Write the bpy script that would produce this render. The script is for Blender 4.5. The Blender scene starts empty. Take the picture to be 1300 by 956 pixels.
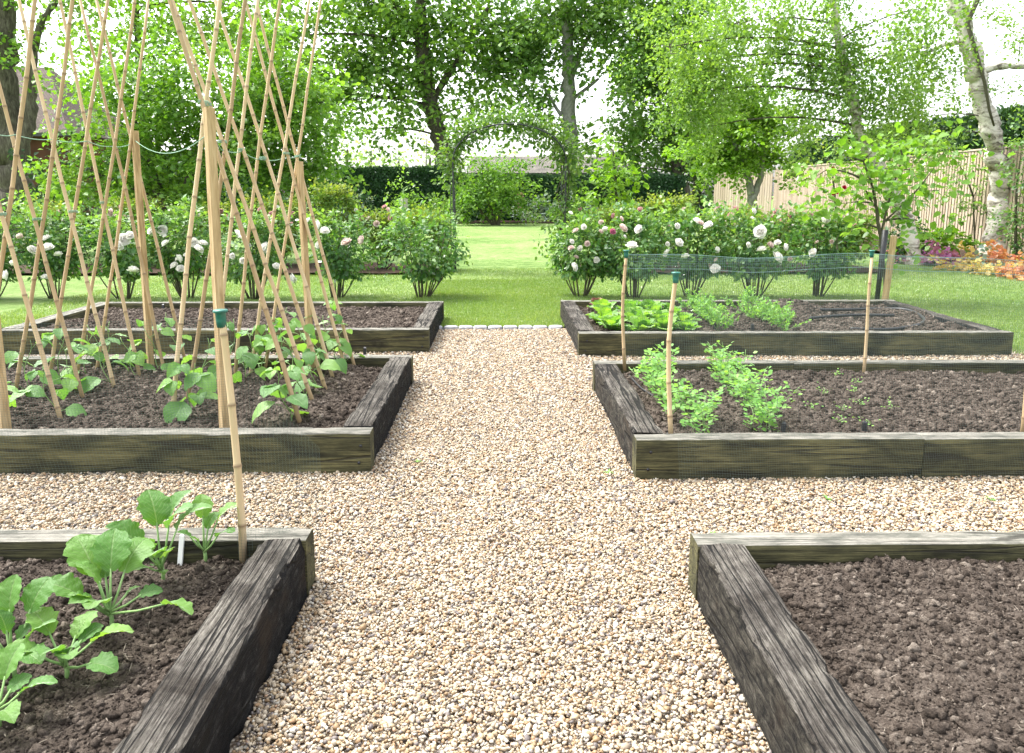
import bpy, math, random
import numpy as np
from mathutils import Vector, Matrix
random.seed(7)
RNG = np.random.default_rng(7)
scene = bpy.context.scene
COL = scene.collection
R = math.radians
PI = math.pi

# ---------------------------------------------------------------- camera constants
H = 1.4; F = 1000.0; CX = 650.0; CY = 433.0; VPX = 636.0; VPY = 247.0
TILT = math.atan((CY - VPY) / F)
YAW = math.atan((VPX - CX) / (F / math.cos(TILT)))

def ray(px, py):
    x = (px - CX) / F; y = -(py - CY) / F
    d = (x, math.cos(TILT) + y * math.sin(TILT), -math.sin(TILT) + y * math.cos(TILT))
    c, s = math.cos(-YAW), math.sin(-YAW)
    return (d[0] * c + d[1] * s, -d[0] * s + d[1] * c, d[2])
def G(px, py, z=0.0):
    r = ray(px, py); t = (z - H) / r[2]
    return (r[0] * t, r[1] * t, z)
def V(px, py, Y):
    r = ray(px, py); t = Y / r[1]
    return (r[0] * t, Y, H + r[2] * t)

# ---------------------------------------------------------------- numpy noise
def _hash(i, j, k, seed):
    h = (i.astype(np.int64) * 374761393 + j.astype(np.int64) * 668265263 + k.astype(np.int64) * 2147483647 + seed * 1274126177) & 0xffffffff
    h = ((h ^ (h >> 13)) * 1274126177) & 0xffffffff
    h = h ^ (h >> 16)
    return (h & 0xffff) / 65535.0
def noise(P, scale=1.0, seed=0):
    P = np.asarray(P, float) * scale
    I = np.floor(P); f = P - I; f = f * f * (3 - 2 * f); I = I.astype(np.int64)
    out = 0
    for dx in (0, 1):
        for dy in (0, 1):
            for dz in (0, 1):
                w = (f[:, 0] if dx else 1 - f[:, 0]) * (f[:, 1] if dy else 1 - f[:, 1]) * (f[:, 2] if dz else 1 - f[:, 2])
                out = out + w * _hash(I[:, 0] + dx, I[:, 1] + dy, I[:, 2] + dz, seed)
    return out * 2 - 1
def fbm(P, scale, oct=4, seed=0, gain=.5):
    a = 1; t = 0; s = 0
    for o in range(oct):
        t = t + a * noise(P, scale * 2 ** o, seed + o * 17); s += a; a *= gain
    return t / s

# ---------------------------------------------------------------- mesh builder
class MB:
    def __init__(s): s.v = []; s.t = []; s.q = []; s.c = []; s.n = 0
    def add(s, v, tris=None, quads=None, col=(.5, .5, .5)):
        v = np.asarray(v, float).reshape(-1, 3)
        c = np.asarray(col, float)
        if c.ndim == 1: c = np.tile(c, (len(v), 1))
        s.v.append(v); s.c.append(c)
        if tris is not None and len(tris): s.t.append(np.asarray(tris, np.int64).reshape(-1, 3) + s.n)
        if quads is not None and len(quads): s.q.append(np.asarray(quads, np.int64).reshape(-1, 4) + s.n)
        s.n += len(v)
    def mesh(s, name, mat, smooth=True):
        v = np.concatenate(s.v) if s.v else np.zeros((0, 3)); c = np.concatenate(s.c) if s.c else np.zeros((0, 3))
        t = np.concatenate(s.t) if s.t else np.zeros((0, 3), np.int64); q = np.concatenate(s.q) if s.q else np.zeros((0, 4), np.int64)
        me = bpy.data.meshes.new(name)
        me.vertices.add(len(v)); me.vertices.foreach_set('co', v.astype(np.float32).ravel())
        nl = len(t) * 3 + len(q) * 4
        me.loops.add(nl); me.loops.foreach_set('vertex_index', np.concatenate([t.ravel(), q.ravel()]).astype(np.int32))
        me.polygons.add(len(t) + len(q))
        st = np.concatenate([np.arange(len(t)) * 3, len(t) * 3 + np.arange(len(q)) * 4]).astype(np.int32)
        me.polygons.foreach_set('loop_start', st)
        me.polygons.foreach_set('use_smooth', np.full(len(t) + len(q), smooth, bool))
        a = me.attributes.new('tone', 'FLOAT_COLOR', 'POINT')
        a.data.foreach_set('color', np.concatenate([c, np.ones((len(c), 1))], 1).astype(np.float32).ravel())
        me.update(calc_edges=True); me.validate()
        if mat: me.materials.append(mat)
        return me
    def build(s, name, mat, parent=None, smooth=True, origin=None):
        if origin is not None:
            o_ = np.array(origin, float); s.v = [x - o_ for x in s.v]
        o = bpy.data.objects.new(name, s.mesh(name, mat, smooth)); COL.objects.link(o)
        if parent is not None: o.parent = parent
        elif origin is not None: o.location = origin
        return o

def tag(o, label=None, cat=None, group=None, kind=None):
    if label: o['label'] = label
    if cat: o['category'] = cat
    if group: o['group'] = group
    if kind: o['kind'] = kind
    return o
def thing(name, label, cat, loc=(0, 0, 0), group=None):
    o = bpy.data.objects.new(name, None); COL.objects.link(o); o.location = loc; o.empty_display_size = .1
    return tag(o, label, cat, group)
def copy_thing(src, loc, rz=0, sc=1, label=None):
    r = src.copy(); COL.objects.link(r); r.location = loc; r.rotation_euler = (0, 0, rz); r.scale = (sc, sc, sc)
    if label: r['label'] = label
    for ch in list(src.children):
        c = ch.copy(); COL.objects.link(c); c.parent = r
    return r

def norm(a):
    a = np.asarray(a, float); return a / (np.linalg.norm(a, axis=-1, keepdims=True) + 1e-9)

def tube(mb, pts, rad, n=8, col=(.5, .5, .5), cap=True):
    P = np.asarray(pts, float); m = len(P); rad = np.broadcast_to(np.asarray(rad, float), (m,))
    T = norm(np.gradient(P, axis=0))
    ref = np.array([0, 0, 1.]) if abs(T[0][2]) < .9 else np.array([1., 0, 0])
    U = norm(np.cross(T[0], ref)); rings = []
    for i in range(m):
        U = norm(U - T[i] * np.dot(U, T[i])); W = np.cross(T[i], U)
        a = np.arange(n) / n * 2 * PI
        rings.append(P[i] + rad[i] * (np.outer(np.cos(a), U) + np.outer(np.sin(a), W)))
    v = np.concatenate(rings)
    i = np.arange(m - 1)[:, None] * n; j = np.arange(n)[None, :]; j2 = (j + 1) % n
    q = np.stack([i + j, i + j2, i + n + j2, i + n + j], -1).reshape(-1, 4)
    c = np.asarray(col, float)
    if c.ndim == 2: c = np.repeat(c, n, 0)
    tr = []
    if cap:
        tr = [(0, k + 1, k) for k in range(1, n - 1)] + [((m - 1) * n, (m - 1) * n + k, (m - 1) * n + k + 1) for k in range(1, n - 1)]
    mb.add(v, tr, q, c)

def box(mb, x0, x1, y0, y1, z0, z1, col=(.5, .5, .5)):
    v = [(x, y, z) for x in (x0, x1) for y in (y0, y1) for z in (z0, z1)]
    q = [(0, 1, 3, 2), (4, 6, 7, 5), (0, 4, 5, 1), (2, 3, 7, 6), (0, 2, 6, 4), (1, 5, 7, 3)]
    mb.add(v, None, q, col)

def orient_box(mb, p0, p1, w, h, col=(.5, .5, .5)):
    tube(mb, [p0, p1], w * .7071, 4, col)

def leaves(mb, P, D, N, L, W, tone, fold=.18, droop=.15, simple=False):
    """batch of small folded leaves: P base, D direction, N up normal, L length, W half width"""
    n = len(P); D = norm(D); S = norm(np.cross(D, N)); N = np.cross(S, D)
    L = np.broadcast_to(L, (n,))[:, None]; W = np.broadcast_to(W, (n,))[:, None]
    tone = np.asarray(tone, float)
    if simple:
        v = np.stack([P, P + D * L * .5 + S * W + N * W * fold, P + D * L - N * L * droop, P + D * L * .45 - S * W + N * W * fold], 1)
        b = np.arange(n)[:, None] * 4
        t = np.concatenate([b + [[0, 1, 2]], b + [[0, 2, 3]]])
        mb.add(v.reshape(-1, 3), t, None, np.repeat(tone, 4, 0)); return
    v = np.stack([P, P + D * L * .3 + S * W * .95 + N * W * fold, P + D * L * .7 + S * W * .75 + N * (W * fold - L * droop * .5),
                  P + D * L - N * L * droop, P + D * L * .7 - S * W * .75 + N * (W * fold - L * droop * .5), P + D * L * .3 - S * W * .95 + N * W * fold], 1)
    b = np.arange(n)[:, None] * 6
    q = np.concatenate([b + [[0, 1, 2, 3]], b + [[0, 3, 4, 5]]])
    mb.add(v.reshape(-1, 3), None, q, np.repeat(tone, 6, 0))

def hero_leaf(mb, base, D, N, L, W, shape='heart', droop=.5, fold=.25, ripple=.05, rnd=.5, nu=8, nv=10):
    """large leaf with a midrib; tone = (random, u, v)"""
    base = np.array(base, float); D = norm(np.array(D, float)); S = norm(np.cross(D, N)); N = np.cross(S, D)
    u = np.linspace(-1, 1, nu + 1); v = np.linspace(0, 1, nv + 1)
    U, Vv = np.meshgrid(u, v)
    if shape == 'heart': w = np.sin(PI * np.clip(Vv, 0, 1) ** .62) ** .8 * (1 - Vv * .15); back = -.16 * (np.abs(U) ** 1.5) * np.exp(-Vv * 6)
    elif shape == 'brassica': w = np.clip(np.sin(PI * (Vv * .93 + .05) ** 1.15), 0, 1) ** .6 * (1 + .09 * np.sin(Vv * 23 + rnd * 9 + U * 2) * (Vv > .1) + .05 * np.sin(Vv * 47 + rnd * 5)); back = 0
    elif shape == 'lettuce': w = (.25 + .75 * Vv ** .7) * np.sqrt(np.clip(1 - (np.clip(Vv - .6, 0, 1) / .4) ** 2.2, 0.02, 1)); back = 0
    else: w = np.sin(PI * Vv ** .8) ** .7; back = 0
    ang = droop * Vv
    bx = np.where(droop != 0, np.sin(ang) / (droop + 1e-6), Vv); bz = -(1 - np.cos(ang)) / (droop + 1e-6)
    rp = ripple * (np.sin(Vv * 17 + rnd * 20) * np.abs(U) ** 2 + .6 * np.sin(Vv * 31 + U * 4 + rnd * 9) * np.abs(U)) + ripple * .5 * np.sin(Vv * 40 + np.abs(U) * 9) * (1 - np.abs(U))
    X = (bx + back) * L; Y = U * w * W * math.cos(fold); Z = bz * L + np.abs(U) * w * W * math.sin(fold) * 1.0 + rp * W
    p = base + X[..., None] * D + Y[..., None] * S + Z[..., None] * N
    n1 = nu + 1
    i = np.arange(nv)[:, None] * n1; j = np.arange(nu)[None, :]
    q = np.stack([i + j, i + j + 1, i + n1 + j + 1, i + n1 + j], -1).reshape(-1, 4)
    c = np.stack([np.full(U.size, rnd), (U.ravel() + 1) / 2, Vv.ravel()], 1)
    mb.add(p.reshape(-1, 3), None, q, c)

# icospheres
def ico(sub=1):
    t = (1 + 5 ** .5) / 2
    v = [(-1, t, 0), (1, t, 0), (-1, -t, 0), (1, -t, 0), (0, -1, t), (0, 1, t), (0, -1, -t), (0, 1, -t), (t, 0, -1), (t, 0, 1), (-t, 0, -1), (-t, 0, 1)]
    f = [(0, 11, 5), (0, 5, 1), (0, 1, 7), (0, 7, 10), (0, 10, 11), (1, 5, 9), (5, 11, 4), (11, 10, 2), (10, 7, 6), (7, 1, 8), (3, 9, 4), (3, 4, 2), (3, 2, 6), (3, 6, 8), (3, 8, 9), (4, 9, 5), (2, 4, 11), (6, 2, 10), (8, 6, 7), (9, 8, 1)]
    v = [np.array(x) / np.linalg.norm(x) for x in v]
    for _ in range(sub - 1):
        cache = {}; nf = []
        def mid(a, b):
            k = (min(a, b), max(a, b))
            if k not in cache:
                m = v[a] + v[b]; v.append(m / np.linalg.norm(m)); cache[k] = len(v) - 1
            return cache[k]
        for a, b, c in f:
            ab, bc, ca = mid(a, b), mid(b, c), mid(c, a); nf += [(a, ab, ca), (b, bc, ab), (c, ca, bc), (ab, bc, ca)]
        f = nf
    return np.array(v), np.array(f)
ICO1 = ico(1); ICO2 = ico(2); ICO3 = ico(3)

def rand_rot(n, flat=1.0):
    """random rotation matrices; flat<1 keeps the local z mostly up"""
    a = RNG.uniform(0, 2 * PI, n); tz = RNG.normal(0, .35 * flat, n); tx = RNG.normal(0, .35 * flat, n)
    ca, sa = np.cos(a), np.sin(a); cz, sz = np.cos(tz), np.sin(tz); cx, sx = np.cos(tx), np.sin(tx)
    Z = np.zeros((n, 3, 3)); Z[:, 0, 0] = ca; Z[:, 0, 1] = -sa; Z[:, 1, 0] = sa; Z[:, 1, 1] = ca; Z[:, 2, 2] = 1
    X = np.zeros((n, 3, 3)); X[:, 0, 0] = 1; X[:, 1, 1] = cx; X[:, 1, 2] = -sx; X[:, 2, 1] = sx; X[:, 2, 2] = cx
    Y = np.zeros((n, 3, 3)); Y[:, 1, 1] = 1; Y[:, 0, 0] = cz; Y[:, 0, 2] = sz; Y[:, 2, 0] = -sz; Y[:, 2, 2] = cz
    return X @ Y @ Z
def blobs(mb, P, S, tone, base=ICO1, flat=1.0, jitter=.15):
    n = len(P); v0, f0 = base; k = len(v0)
    v = v0[None] * (1 + RNG.uniform(-jitter, jitter, (n, k, 1))) * S[:, None, :]
    v = np.einsum('nij,nkj->nki', rand_rot(n, flat), v) + P[:, None, :]
    f = (f0[None] + (np.arange(n) * k)[:, None, None]).reshape(-1, 3)
    mb.add(v.reshape(-1, 3), f, None, np.repeat(tone, k, 0))

# ---------------------------------------------------------------- materials
MATS = {}
class NT:
    def __init__(s, name):
        s.m = bpy.data.materials.new(name); s.m.use_nodes = True; s.t = s.m.node_tree; s.t.nodes.clear()
        s.out = s.n('ShaderNodeOutputMaterial')
    def n(s, typ, **kw):
        nd = s.t.nodes.new(typ)
        for k, v in kw.items(): setattr(nd, k, v)
        return nd
    def l(s, a, b): s.t.links.new(a, b)
    def set(s, nd, **kw):
        for k, v in kw.items(): nd.inputs[k.replace('_', ' ')].default_value = v
    def attr(s):
        a = s.n('ShaderNodeAttribute', attribute_name='tone'); sp = s.n('ShaderNodeSeparateColor'); s.l(a.outputs['Color'], sp.inputs[0]); return sp
    def ramp(s, fac, stops, interp='LINEAR'):
        r = s.n('ShaderNodeValToRGB'); r.color_ramp.interpolation = interp
        e = r.color_ramp.elements
        while len(e) > 1: e.remove(e[-1])
        e[0].position = stops[0][0]; e[0].color = (*stops[0][1], 1)
        for p, c in stops[1:]:
            x = e.new(p); x.color = (*c, 1)
        if fac is not None: s.l(fac, r.inputs[0])
        return r.outputs[0]
    def noise(s, scale, detail=4, rough=.55, vec=None, dist=0):
        nd = s.n('ShaderNodeTexNoise'); nd.inputs['Scale'].default_value = scale; nd.inputs['Detail'].default_value = detail
        nd.inputs['Roughness'].default_value = rough; nd.inputs['Distortion'].default_value = dist
        if vec is not None: s.l(vec, nd.inputs['Vector'])
        return nd.outputs['Fac']
    def mix(s, a, b, fac, mode='MIX'):
        m = s.n('ShaderNodeMix', data_type='RGBA', blend_type=mode)
        for i, x in ((0, fac), (6, a), (7, b)):
            if hasattr(x, 'is_output'): s.l(x, m.inputs[i])
            elif i == 0: m.inputs[0].default_value = x
            else: m.inputs[i].default_value = (*x, 1)
        return m.outputs[2]
    def math(s, op, a, b=0.0, clamp=False):
        m = s.n('ShaderNodeMath', operation=op, use_clamp=clamp)
        for i, x in ((0, a), (1, b)):
            if hasattr(x, 'is_output'): s.l(x, m.inputs[i])
            else: m.inputs[i].default_value = x
        return m.outputs[0]
    def coords(s, scale=(1, 1, 1), offs=True, src='Object'):
        tc = s.n('ShaderNodeTexCoord'); mp = s.n('ShaderNodeMapping'); mp.inputs['Scale'].default_value = scale
        s.l(tc.outputs[src], mp.inputs[0])
        if offs:
            oi = s.n('ShaderNodeObjectInfo'); cm = s.n('ShaderNodeCombineXYZ')
            v = s.math('MULTIPLY', oi.outputs['Random'], 37.0)
            for k in range(3): s.l(v, cm.inputs[k])
            s.l(cm.outputs[0], mp.inputs['Location'])
        return mp.outputs[0]
    def bump(s, h, strength=.5, dist=.01):
        b = s.n('ShaderNodeBump'); b.inputs['Strength'].default_value = strength; b.inputs['Distance'].default_value = dist
        s.l(h, b.inputs['Height']); return b.outputs[0]
    def pbr(s, col, rough=.8, normal=None, spec=.3):
        p = s.n('ShaderNodeBsdfPrincipled')
        if hasattr(col, 'is_output'): s.l(col, p.inputs['Base Color'])
        else: p.inputs['Base Color'].default_value = (*col, 1)
        if hasattr(rough, 'is_output'): s.l(rough, p.inputs['Roughness'])
        else: p.inputs['Roughness'].default_value = rough
        p.inputs['Specular IOR Level'].default_value = spec
        if normal is not None: s.l(normal, p.inputs['Normal'])
        s.l(p.outputs[0], s.out.inputs[0]); return p

def leaf_mat(name, stops, trans=.4, gloss=.07, rough=.45, veins=False, patch=1.5):
    m = NT(name); sp = m.attr()
    f = m.math('ADD', m.math('MULTIPLY', sp.outputs[0], .7), m.math('MULTIPLY', m.noise(patch, 2, vec=m.coords()), .35), clamp=True)
    stops = [(p, tuple(x * 1.0 + .0 * (q[0] * .3 + q[1] * .6 + q[2] * .1) for x in q)) for p, q in stops]
    c = m.ramp(f, stops); nrm = None
    if veins:
        au = m.math('ABSOLUTE', m.math('SUBTRACT', sp.outputs[1], .5))
        rib = m.math('SUBTRACT', 1.0, m.math('MULTIPLY', au, 28.0), clamp=True)
        ph = m.math('SUBTRACT', m.math('MULTIPLY', sp.outputs[2], 8.0), m.math('MULTIPLY', au, 7.0))
        sv = m.math('SUBTRACT', 1.0, m.math('MULTIPLY', m.math('ABSOLUTE', m.math('SUBTRACT', m.math('FRACT', ph), .5)), 9.0), clamp=True)
        vv = m.math('MAXIMUM', rib, m.math('MULTIPLY', sv, .55))
        c = m.mix(c, stops[-1][1] if isinstance(veins, bool) else veins, m.math('MULTIPLY', vv, .6))
        hgt = m.math('ADD', m.math('MULTIPLY', vv, -1.0), m.math('MULTIPLY', m.noise(90, 3, vec=m.coords()), 1.2))
        nrm = m.bump(hgt, .6, .003)
    d = m.n('ShaderNodeBsdfDiffuse'); t = m.n('ShaderNodeBsdfTranslucent'); g = m.n('ShaderNodeBsdfGlossy'); g.inputs['Roughness'].default_value = rough
    m.l(c, d.inputs[0]); g.inputs[0].default_value = (1, 1, 1, 1)
    m.l(m.mix(c, (1.65, 1.6, .55), 1.0, 'MULTIPLY'), t.inputs[0])
    if nrm is not None:
        for x in (d, g): m.l(nrm, x.inputs['Normal'])
    a = m.n('ShaderNodeMixShader'); a.inputs[0].default_value = trans; m.l(d.outputs[0], a.inputs[1]); m.l(t.outputs[0], a.inputs[2])
    fr = m.n('ShaderNodeFresnel'); fr.inputs[0].default_value = 1.4
    b = m.n('ShaderNodeMixShader'); m.l(m.math('ADD', m.math('MULTIPLY', fr.outputs[0], .22), gloss * .12), b.inputs[0]); m.l(a.outputs[0], b.inputs[1]); m.l(g.outputs[0], b.inputs[2])
    m.l(b.outputs[0], m.out.inputs[0]); return m.m

LEAF = dict(
    oak=leaf_mat('leaf_oak', [(0, (.05, .12, .02)), (.5, (.105, .22, .035)), (1, (.18, .31, .05))], .45),
    hazel=leaf_mat('leaf_hazel', [(0, (.05, .13, .015)), (.5, (.11, .24, .028)), (1, (.20, .34, .055))], .5),
    ash=leaf_mat('leaf_ash', [(0, (.05, .12, .022)), (.5, (.10, .21, .04)), (1, (.17, .30, .07))], .45),
    lime=leaf_mat('leaf_lime', [(0, (.045, .12, .02)), (.5, (.10, .22, .04)), (1, (.20, .33, .09))], .5),
    birch=leaf_mat('leaf_birch', [(0, (.06, .13, .02)), (.5, (.13, .25, .04)), (1, (.22, .34, .08))], .5),
    vivid=leaf_mat('leaf_vivid', [(0, (.05, .13, .008)), (.5, (.11, .24, .015)), (1, (.19, .33, .03))], .5),
    dark=leaf_mat('leaf_evergreen', [(0, (.008, .028, .010)), (.5, (.02, .055, .018)), (1, (.04, .09, .025))], .2),
    yew=leaf_mat('leaf_yew', [(0, (.010, .035, .012)), (.5, (.022, .065, .022)), (1, (.045, .11, .03))], .25),
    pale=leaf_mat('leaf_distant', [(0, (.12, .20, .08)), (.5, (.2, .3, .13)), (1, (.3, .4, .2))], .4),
    rose=leaf_mat('leaf_rose', [(0, (.025, .085, .022)), (.5, (.07, .18, .045)), (1, (.20, .33, .065))], .45, gloss=.2),
    roseback=leaf_mat('leaf_rose_light', [(0, (.06, .14, .02)), (.55, (.12, .22, .035)), (1, (.26, .30, .06))], .45),
    archleaf=leaf_mat('leaf_climbing_rose', [(0, (.035, .095, .018)), (.5, (.08, .17, .03)), (1, (.19, .27, .06))], .45),
    bean=leaf_mat('leaf_bean', [(0, (.055, .16, .03)), (.5, (.105, .25, .05)), (1, (.19, .36, .06))], .42, gloss=.2, rough=.5, veins=(.2, .36, .12), patch=9),
    brassica=leaf_mat('leaf_brassica', [(0, (.045, .13, .025)), (.5, (.085, .21, .038)), (1, (.17, .31, .05))], .45, gloss=.1, rough=.5, veins=(.30, .42, .20), patch=8),
    lettuce=leaf_mat('leaf_lettuce', [(0, (.06, .18, .025)), (.5, (.12, .28, .04)), (1, (.22, .39, .07))], .5, veins=(.4, .55, .15), patch=8),
    pea=leaf_mat('leaf_pea', [(0, (.10, .25, .05)), (.5, (.17, .35, .09)), (1, (.26, .45, .08))], .45, patch=8),
    redlettuce=leaf_mat('leaf_red_lettuce', [(0, (.10, .03, .03)), (.5, (.18, .07, .05)), (1, (.2, .2, .06))], .3, patch=8),
    silver=leaf_mat('leaf_silver', [(0, (.13, .2, .15)), (1, (.28, .36, .30))], .3),
    purple=leaf_mat('leaf_purple', [(0, (.14, .05, .14)), (.5, (.32, .10, .26)), (1, (.46, .26, .40))], .4),
    coral=leaf_mat('leaf_coral', [(0, (.28, .07, .06)), (.5, (.50, .18, .12)), (1, (.55, .36, .12))], .4),
    amber=leaf_mat('leaf_amber', [(0, (.35, .15, .08)), (.5, (.50, .34, .10)), (1, (.52, .46, .16))], .4),
)
def petal_mat(name, a, b):
    m = NT(name); sp = m.attr(); c = m.ramp(sp.outputs[0], [(0, a), (1, b)])
    d = m.n('ShaderNodeBsdfDiffuse'); t = m.n('ShaderNodeBsdfTranslucent'); m.l(c, d.inputs[0]); m.l(c, t.inputs[0])
    x = m.n('ShaderNodeMixShader'); x.inputs[0].default_value = .4; m.l(d.outputs[0], x.inputs[1]); m.l(t.outputs[0], x.inputs[2]); m.l(x.outputs[0], m.out.inputs[0]); return m.m
PETAL = dict(white=petal_mat('petal_white', (.86, .83, .77), (.92, .91, .89)), blush=petal_mat('petal_blush', (.66, .48, .44), (.80, .72, .68)),
             pink=petal_mat('petal_pink', (.60, .30, .32), (.72, .52, .50)), magenta=petal_mat('petal_magenta', (.50, .10, .22), (.66, .3, .42)),
             red=petal_mat('petal_red', (.38, .01, .03), (.55, .03, .07)))

def wood_new():
    m = NT('weathered_timber'); co = m.coords((.7, 30, 30)); co2 = m.coords((3, 60, 60)); co3 = m.coords((1, 2.5, 2.5))
    grain = m.noise(4, 8, .72, co, .15); fine = m.noise(6, 6, .75, co2)
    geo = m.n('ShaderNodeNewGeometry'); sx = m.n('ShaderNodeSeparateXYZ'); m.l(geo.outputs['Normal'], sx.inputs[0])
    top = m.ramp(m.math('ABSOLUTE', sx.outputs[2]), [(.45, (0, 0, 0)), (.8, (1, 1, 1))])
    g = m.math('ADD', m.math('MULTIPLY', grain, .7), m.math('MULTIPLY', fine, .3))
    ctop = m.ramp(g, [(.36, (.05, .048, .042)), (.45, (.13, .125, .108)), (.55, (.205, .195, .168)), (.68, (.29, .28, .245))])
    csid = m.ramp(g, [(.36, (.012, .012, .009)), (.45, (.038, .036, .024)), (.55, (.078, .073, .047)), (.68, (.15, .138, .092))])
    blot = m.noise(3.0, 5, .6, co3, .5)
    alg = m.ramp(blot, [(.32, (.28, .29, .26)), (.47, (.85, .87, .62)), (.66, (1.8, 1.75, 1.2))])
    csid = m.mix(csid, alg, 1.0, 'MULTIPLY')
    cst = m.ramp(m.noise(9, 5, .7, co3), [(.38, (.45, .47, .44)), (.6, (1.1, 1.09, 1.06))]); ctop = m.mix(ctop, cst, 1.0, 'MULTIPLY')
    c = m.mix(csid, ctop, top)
    wv = m.n('ShaderNodeTexVoronoi', feature='DISTANCE_TO_EDGE'); wv.inputs['Scale'].default_value = 2.2; m.l(m.coords((.22, 7, 7)), wv.inputs['Vector'])
    crack = m.ramp(m.math('ADD', wv.outputs[0], m.math('MULTIPLY', m.noise(5, 4, .6, co3), .12)), [(.068, (1, 1, 1)), (.085, (0, 0, 0))])
    c = m.mix(c, (.02, .018, .013), m.math('MULTIPLY', crack, .75))
    kn = m.n('ShaderNodeTexVoronoi'); kn.inputs['Scale'].default_value = 2.6; m.l(m.coords((.8, 1.6, 1.6)), kn.inputs['Vector'])
    knot = m.ramp(kn.outputs[0], [(.02, (1, 1, 1)), (.05, (.35, .35, .35)), (.07, (0, 0, 0))]); c = m.mix(c, (.03, .025, .018), m.math('MULTIPLY', knot, .8))
    hgt = m.math('SUBTRACT', g, m.math('MULTIPLY', crack, .8))
    m.pbr(c, .8, m.bump(hgt, .7, .008), .25); return m.m
def wood_old(name, k):
    m = NT(name); co = m.coords((1.0, 44, 44)); co3 = m.coords()
    grain = m.noise(5, 8, .72, co, .15); g2 = m.noise(40, 6, .75, m.coords((.6, 3, 3)), .3); blot = m.noise(2.6, 6, .65, co3, .6)
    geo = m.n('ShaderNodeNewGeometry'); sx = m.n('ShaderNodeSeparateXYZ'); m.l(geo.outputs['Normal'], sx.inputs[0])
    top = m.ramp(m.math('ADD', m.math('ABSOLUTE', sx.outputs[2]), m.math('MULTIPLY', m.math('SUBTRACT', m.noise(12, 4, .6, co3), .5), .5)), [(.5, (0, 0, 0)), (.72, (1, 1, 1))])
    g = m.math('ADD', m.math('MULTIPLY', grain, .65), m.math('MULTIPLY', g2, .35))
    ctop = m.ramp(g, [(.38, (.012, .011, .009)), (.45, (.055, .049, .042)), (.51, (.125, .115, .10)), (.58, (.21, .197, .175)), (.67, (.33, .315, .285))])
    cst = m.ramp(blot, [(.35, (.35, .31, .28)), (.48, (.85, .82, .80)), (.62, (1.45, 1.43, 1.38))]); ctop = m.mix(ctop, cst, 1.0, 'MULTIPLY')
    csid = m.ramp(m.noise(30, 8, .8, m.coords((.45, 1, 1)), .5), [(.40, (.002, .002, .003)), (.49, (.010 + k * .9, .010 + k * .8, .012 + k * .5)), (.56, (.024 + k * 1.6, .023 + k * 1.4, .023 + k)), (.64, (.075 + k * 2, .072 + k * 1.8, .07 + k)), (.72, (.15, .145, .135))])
    rus = m.ramp(m.noise(3.3, 4, .6, co3), [(.55, (0, 0, 0)), (.68, (1, 1, 1))]); csid = m.mix(csid, (.05, .034, .022), m.math('MULTIPLY', rus, .6))
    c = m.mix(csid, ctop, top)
    wv = m.n('ShaderNodeTexVoronoi', feature='DISTANCE_TO_EDGE'); wv.inputs['Scale'].default_value = 2.6; m.l(m.coords((.28, 11, 11)), wv.inputs['Vector'])
    crack = m.ramp(m.math('ADD', wv.outputs[0], m.math('MULTIPLY', m.noise(7, 4, .6, co3), .12)), [(.085, (1, 1, 1)), (.11, (0, 0, 0))])
    c = m.mix(c, (.010, .009, .008), m.math('MULTIPLY', crack, .92))
    hgt = m.math('SUBTRACT', m.math('ADD', m.math('MULTIPLY', g, 1.3), m.math('MULTIPLY', m.noise(45, 5, .7, co3), .9)), m.math('MULTIPLY', crack, 1.0))
    m.pbr(c, .8, m.bump(hgt, 1.0, .028), .15); return m.m
def bark(name, stops, sc=(6, 6, 1.5), rough=.9, bstr=.8):
    m = NT(name); n1 = m.noise(3, 6, .65, m.coords(sc), .4); c = m.ramp(n1, stops); m.pbr(c, rough, m.bump(n1, bstr, .03)); return m.m
def bamboo():
    m = NT('bamboo_cane'); sp = m.attr(); n1 = m.noise(6, 4, .6, m.coords((8, 8, .8)))
    c = m.ramp(m.math('ADD', m.math('MULTIPLY', sp.outputs[0], .5), m.math('MULTIPLY', n1, .5)), [(.25, (.31, .21, .11)), (.5, (.47, .34, .19)), (.75, (.57, .44, .27))])
    c = m.mix(c, (.16, .10, .055), m.math('MULTIPLY', sp.outputs[2], .8)); m.pbr(c, .5, m.bump(n1, .15, .002), .4); return m.m
M = dict(timber=wood_new(), old=wood_old('tarred_sleeper_timber', 0.0), oldpale=wood_old('old_sleeper_timber', .03), bamboo=bamboo())
M['bark_oak'] = bark('bark_oak', [(.3, (.03, .027, .02)), (.5, (.085, .075, .055)), (.7, (.16, .15, .11))])
M['bark_smooth'] = bark('bark_smooth', [(.3, (.13, .13, .11)), (.5, (.22, .22, .19)), (.7, (.32, .32, .28))], (3, 3, 2), .85, .3)
M['stem'] = bark('woody_stem', [(.3, (.035, .035, .02)), (.6, (.09, .085, .05)), (.8, (.14, .13, .08))], (20, 20, 8), .8, .3)
M['greenstem'] = bark('green_stem', [(.3, (.13, .24, .07)), (.7, (.25, .38, .14))], (20, 20, 8), .55, .1)
def birchbark():
    m = NT('bark_birch'); n1 = m.noise(2.5, 6, .7, m.coords((1.5, 1.5, 3.0)), .8); n2 = m.noise(5, 5, .7, m.coords((1, 1, 9)))
    c = m.ramp(n1, [(.34, (.07, .06, .045)), (.43, (.30, .27, .22)), (.52, (.58, .54, .47)), (.75, (.72, .69, .63))])
    c = m.mix(c, (.08, .065, .05), m.ramp(n2, [(.60, (0, 0, 0)), (.66, (.8, .8, .8))])); m.pbr(c, .75, m.bump(n1, .6, .03)); return m.m
M['birch'] = birchbark()
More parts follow.
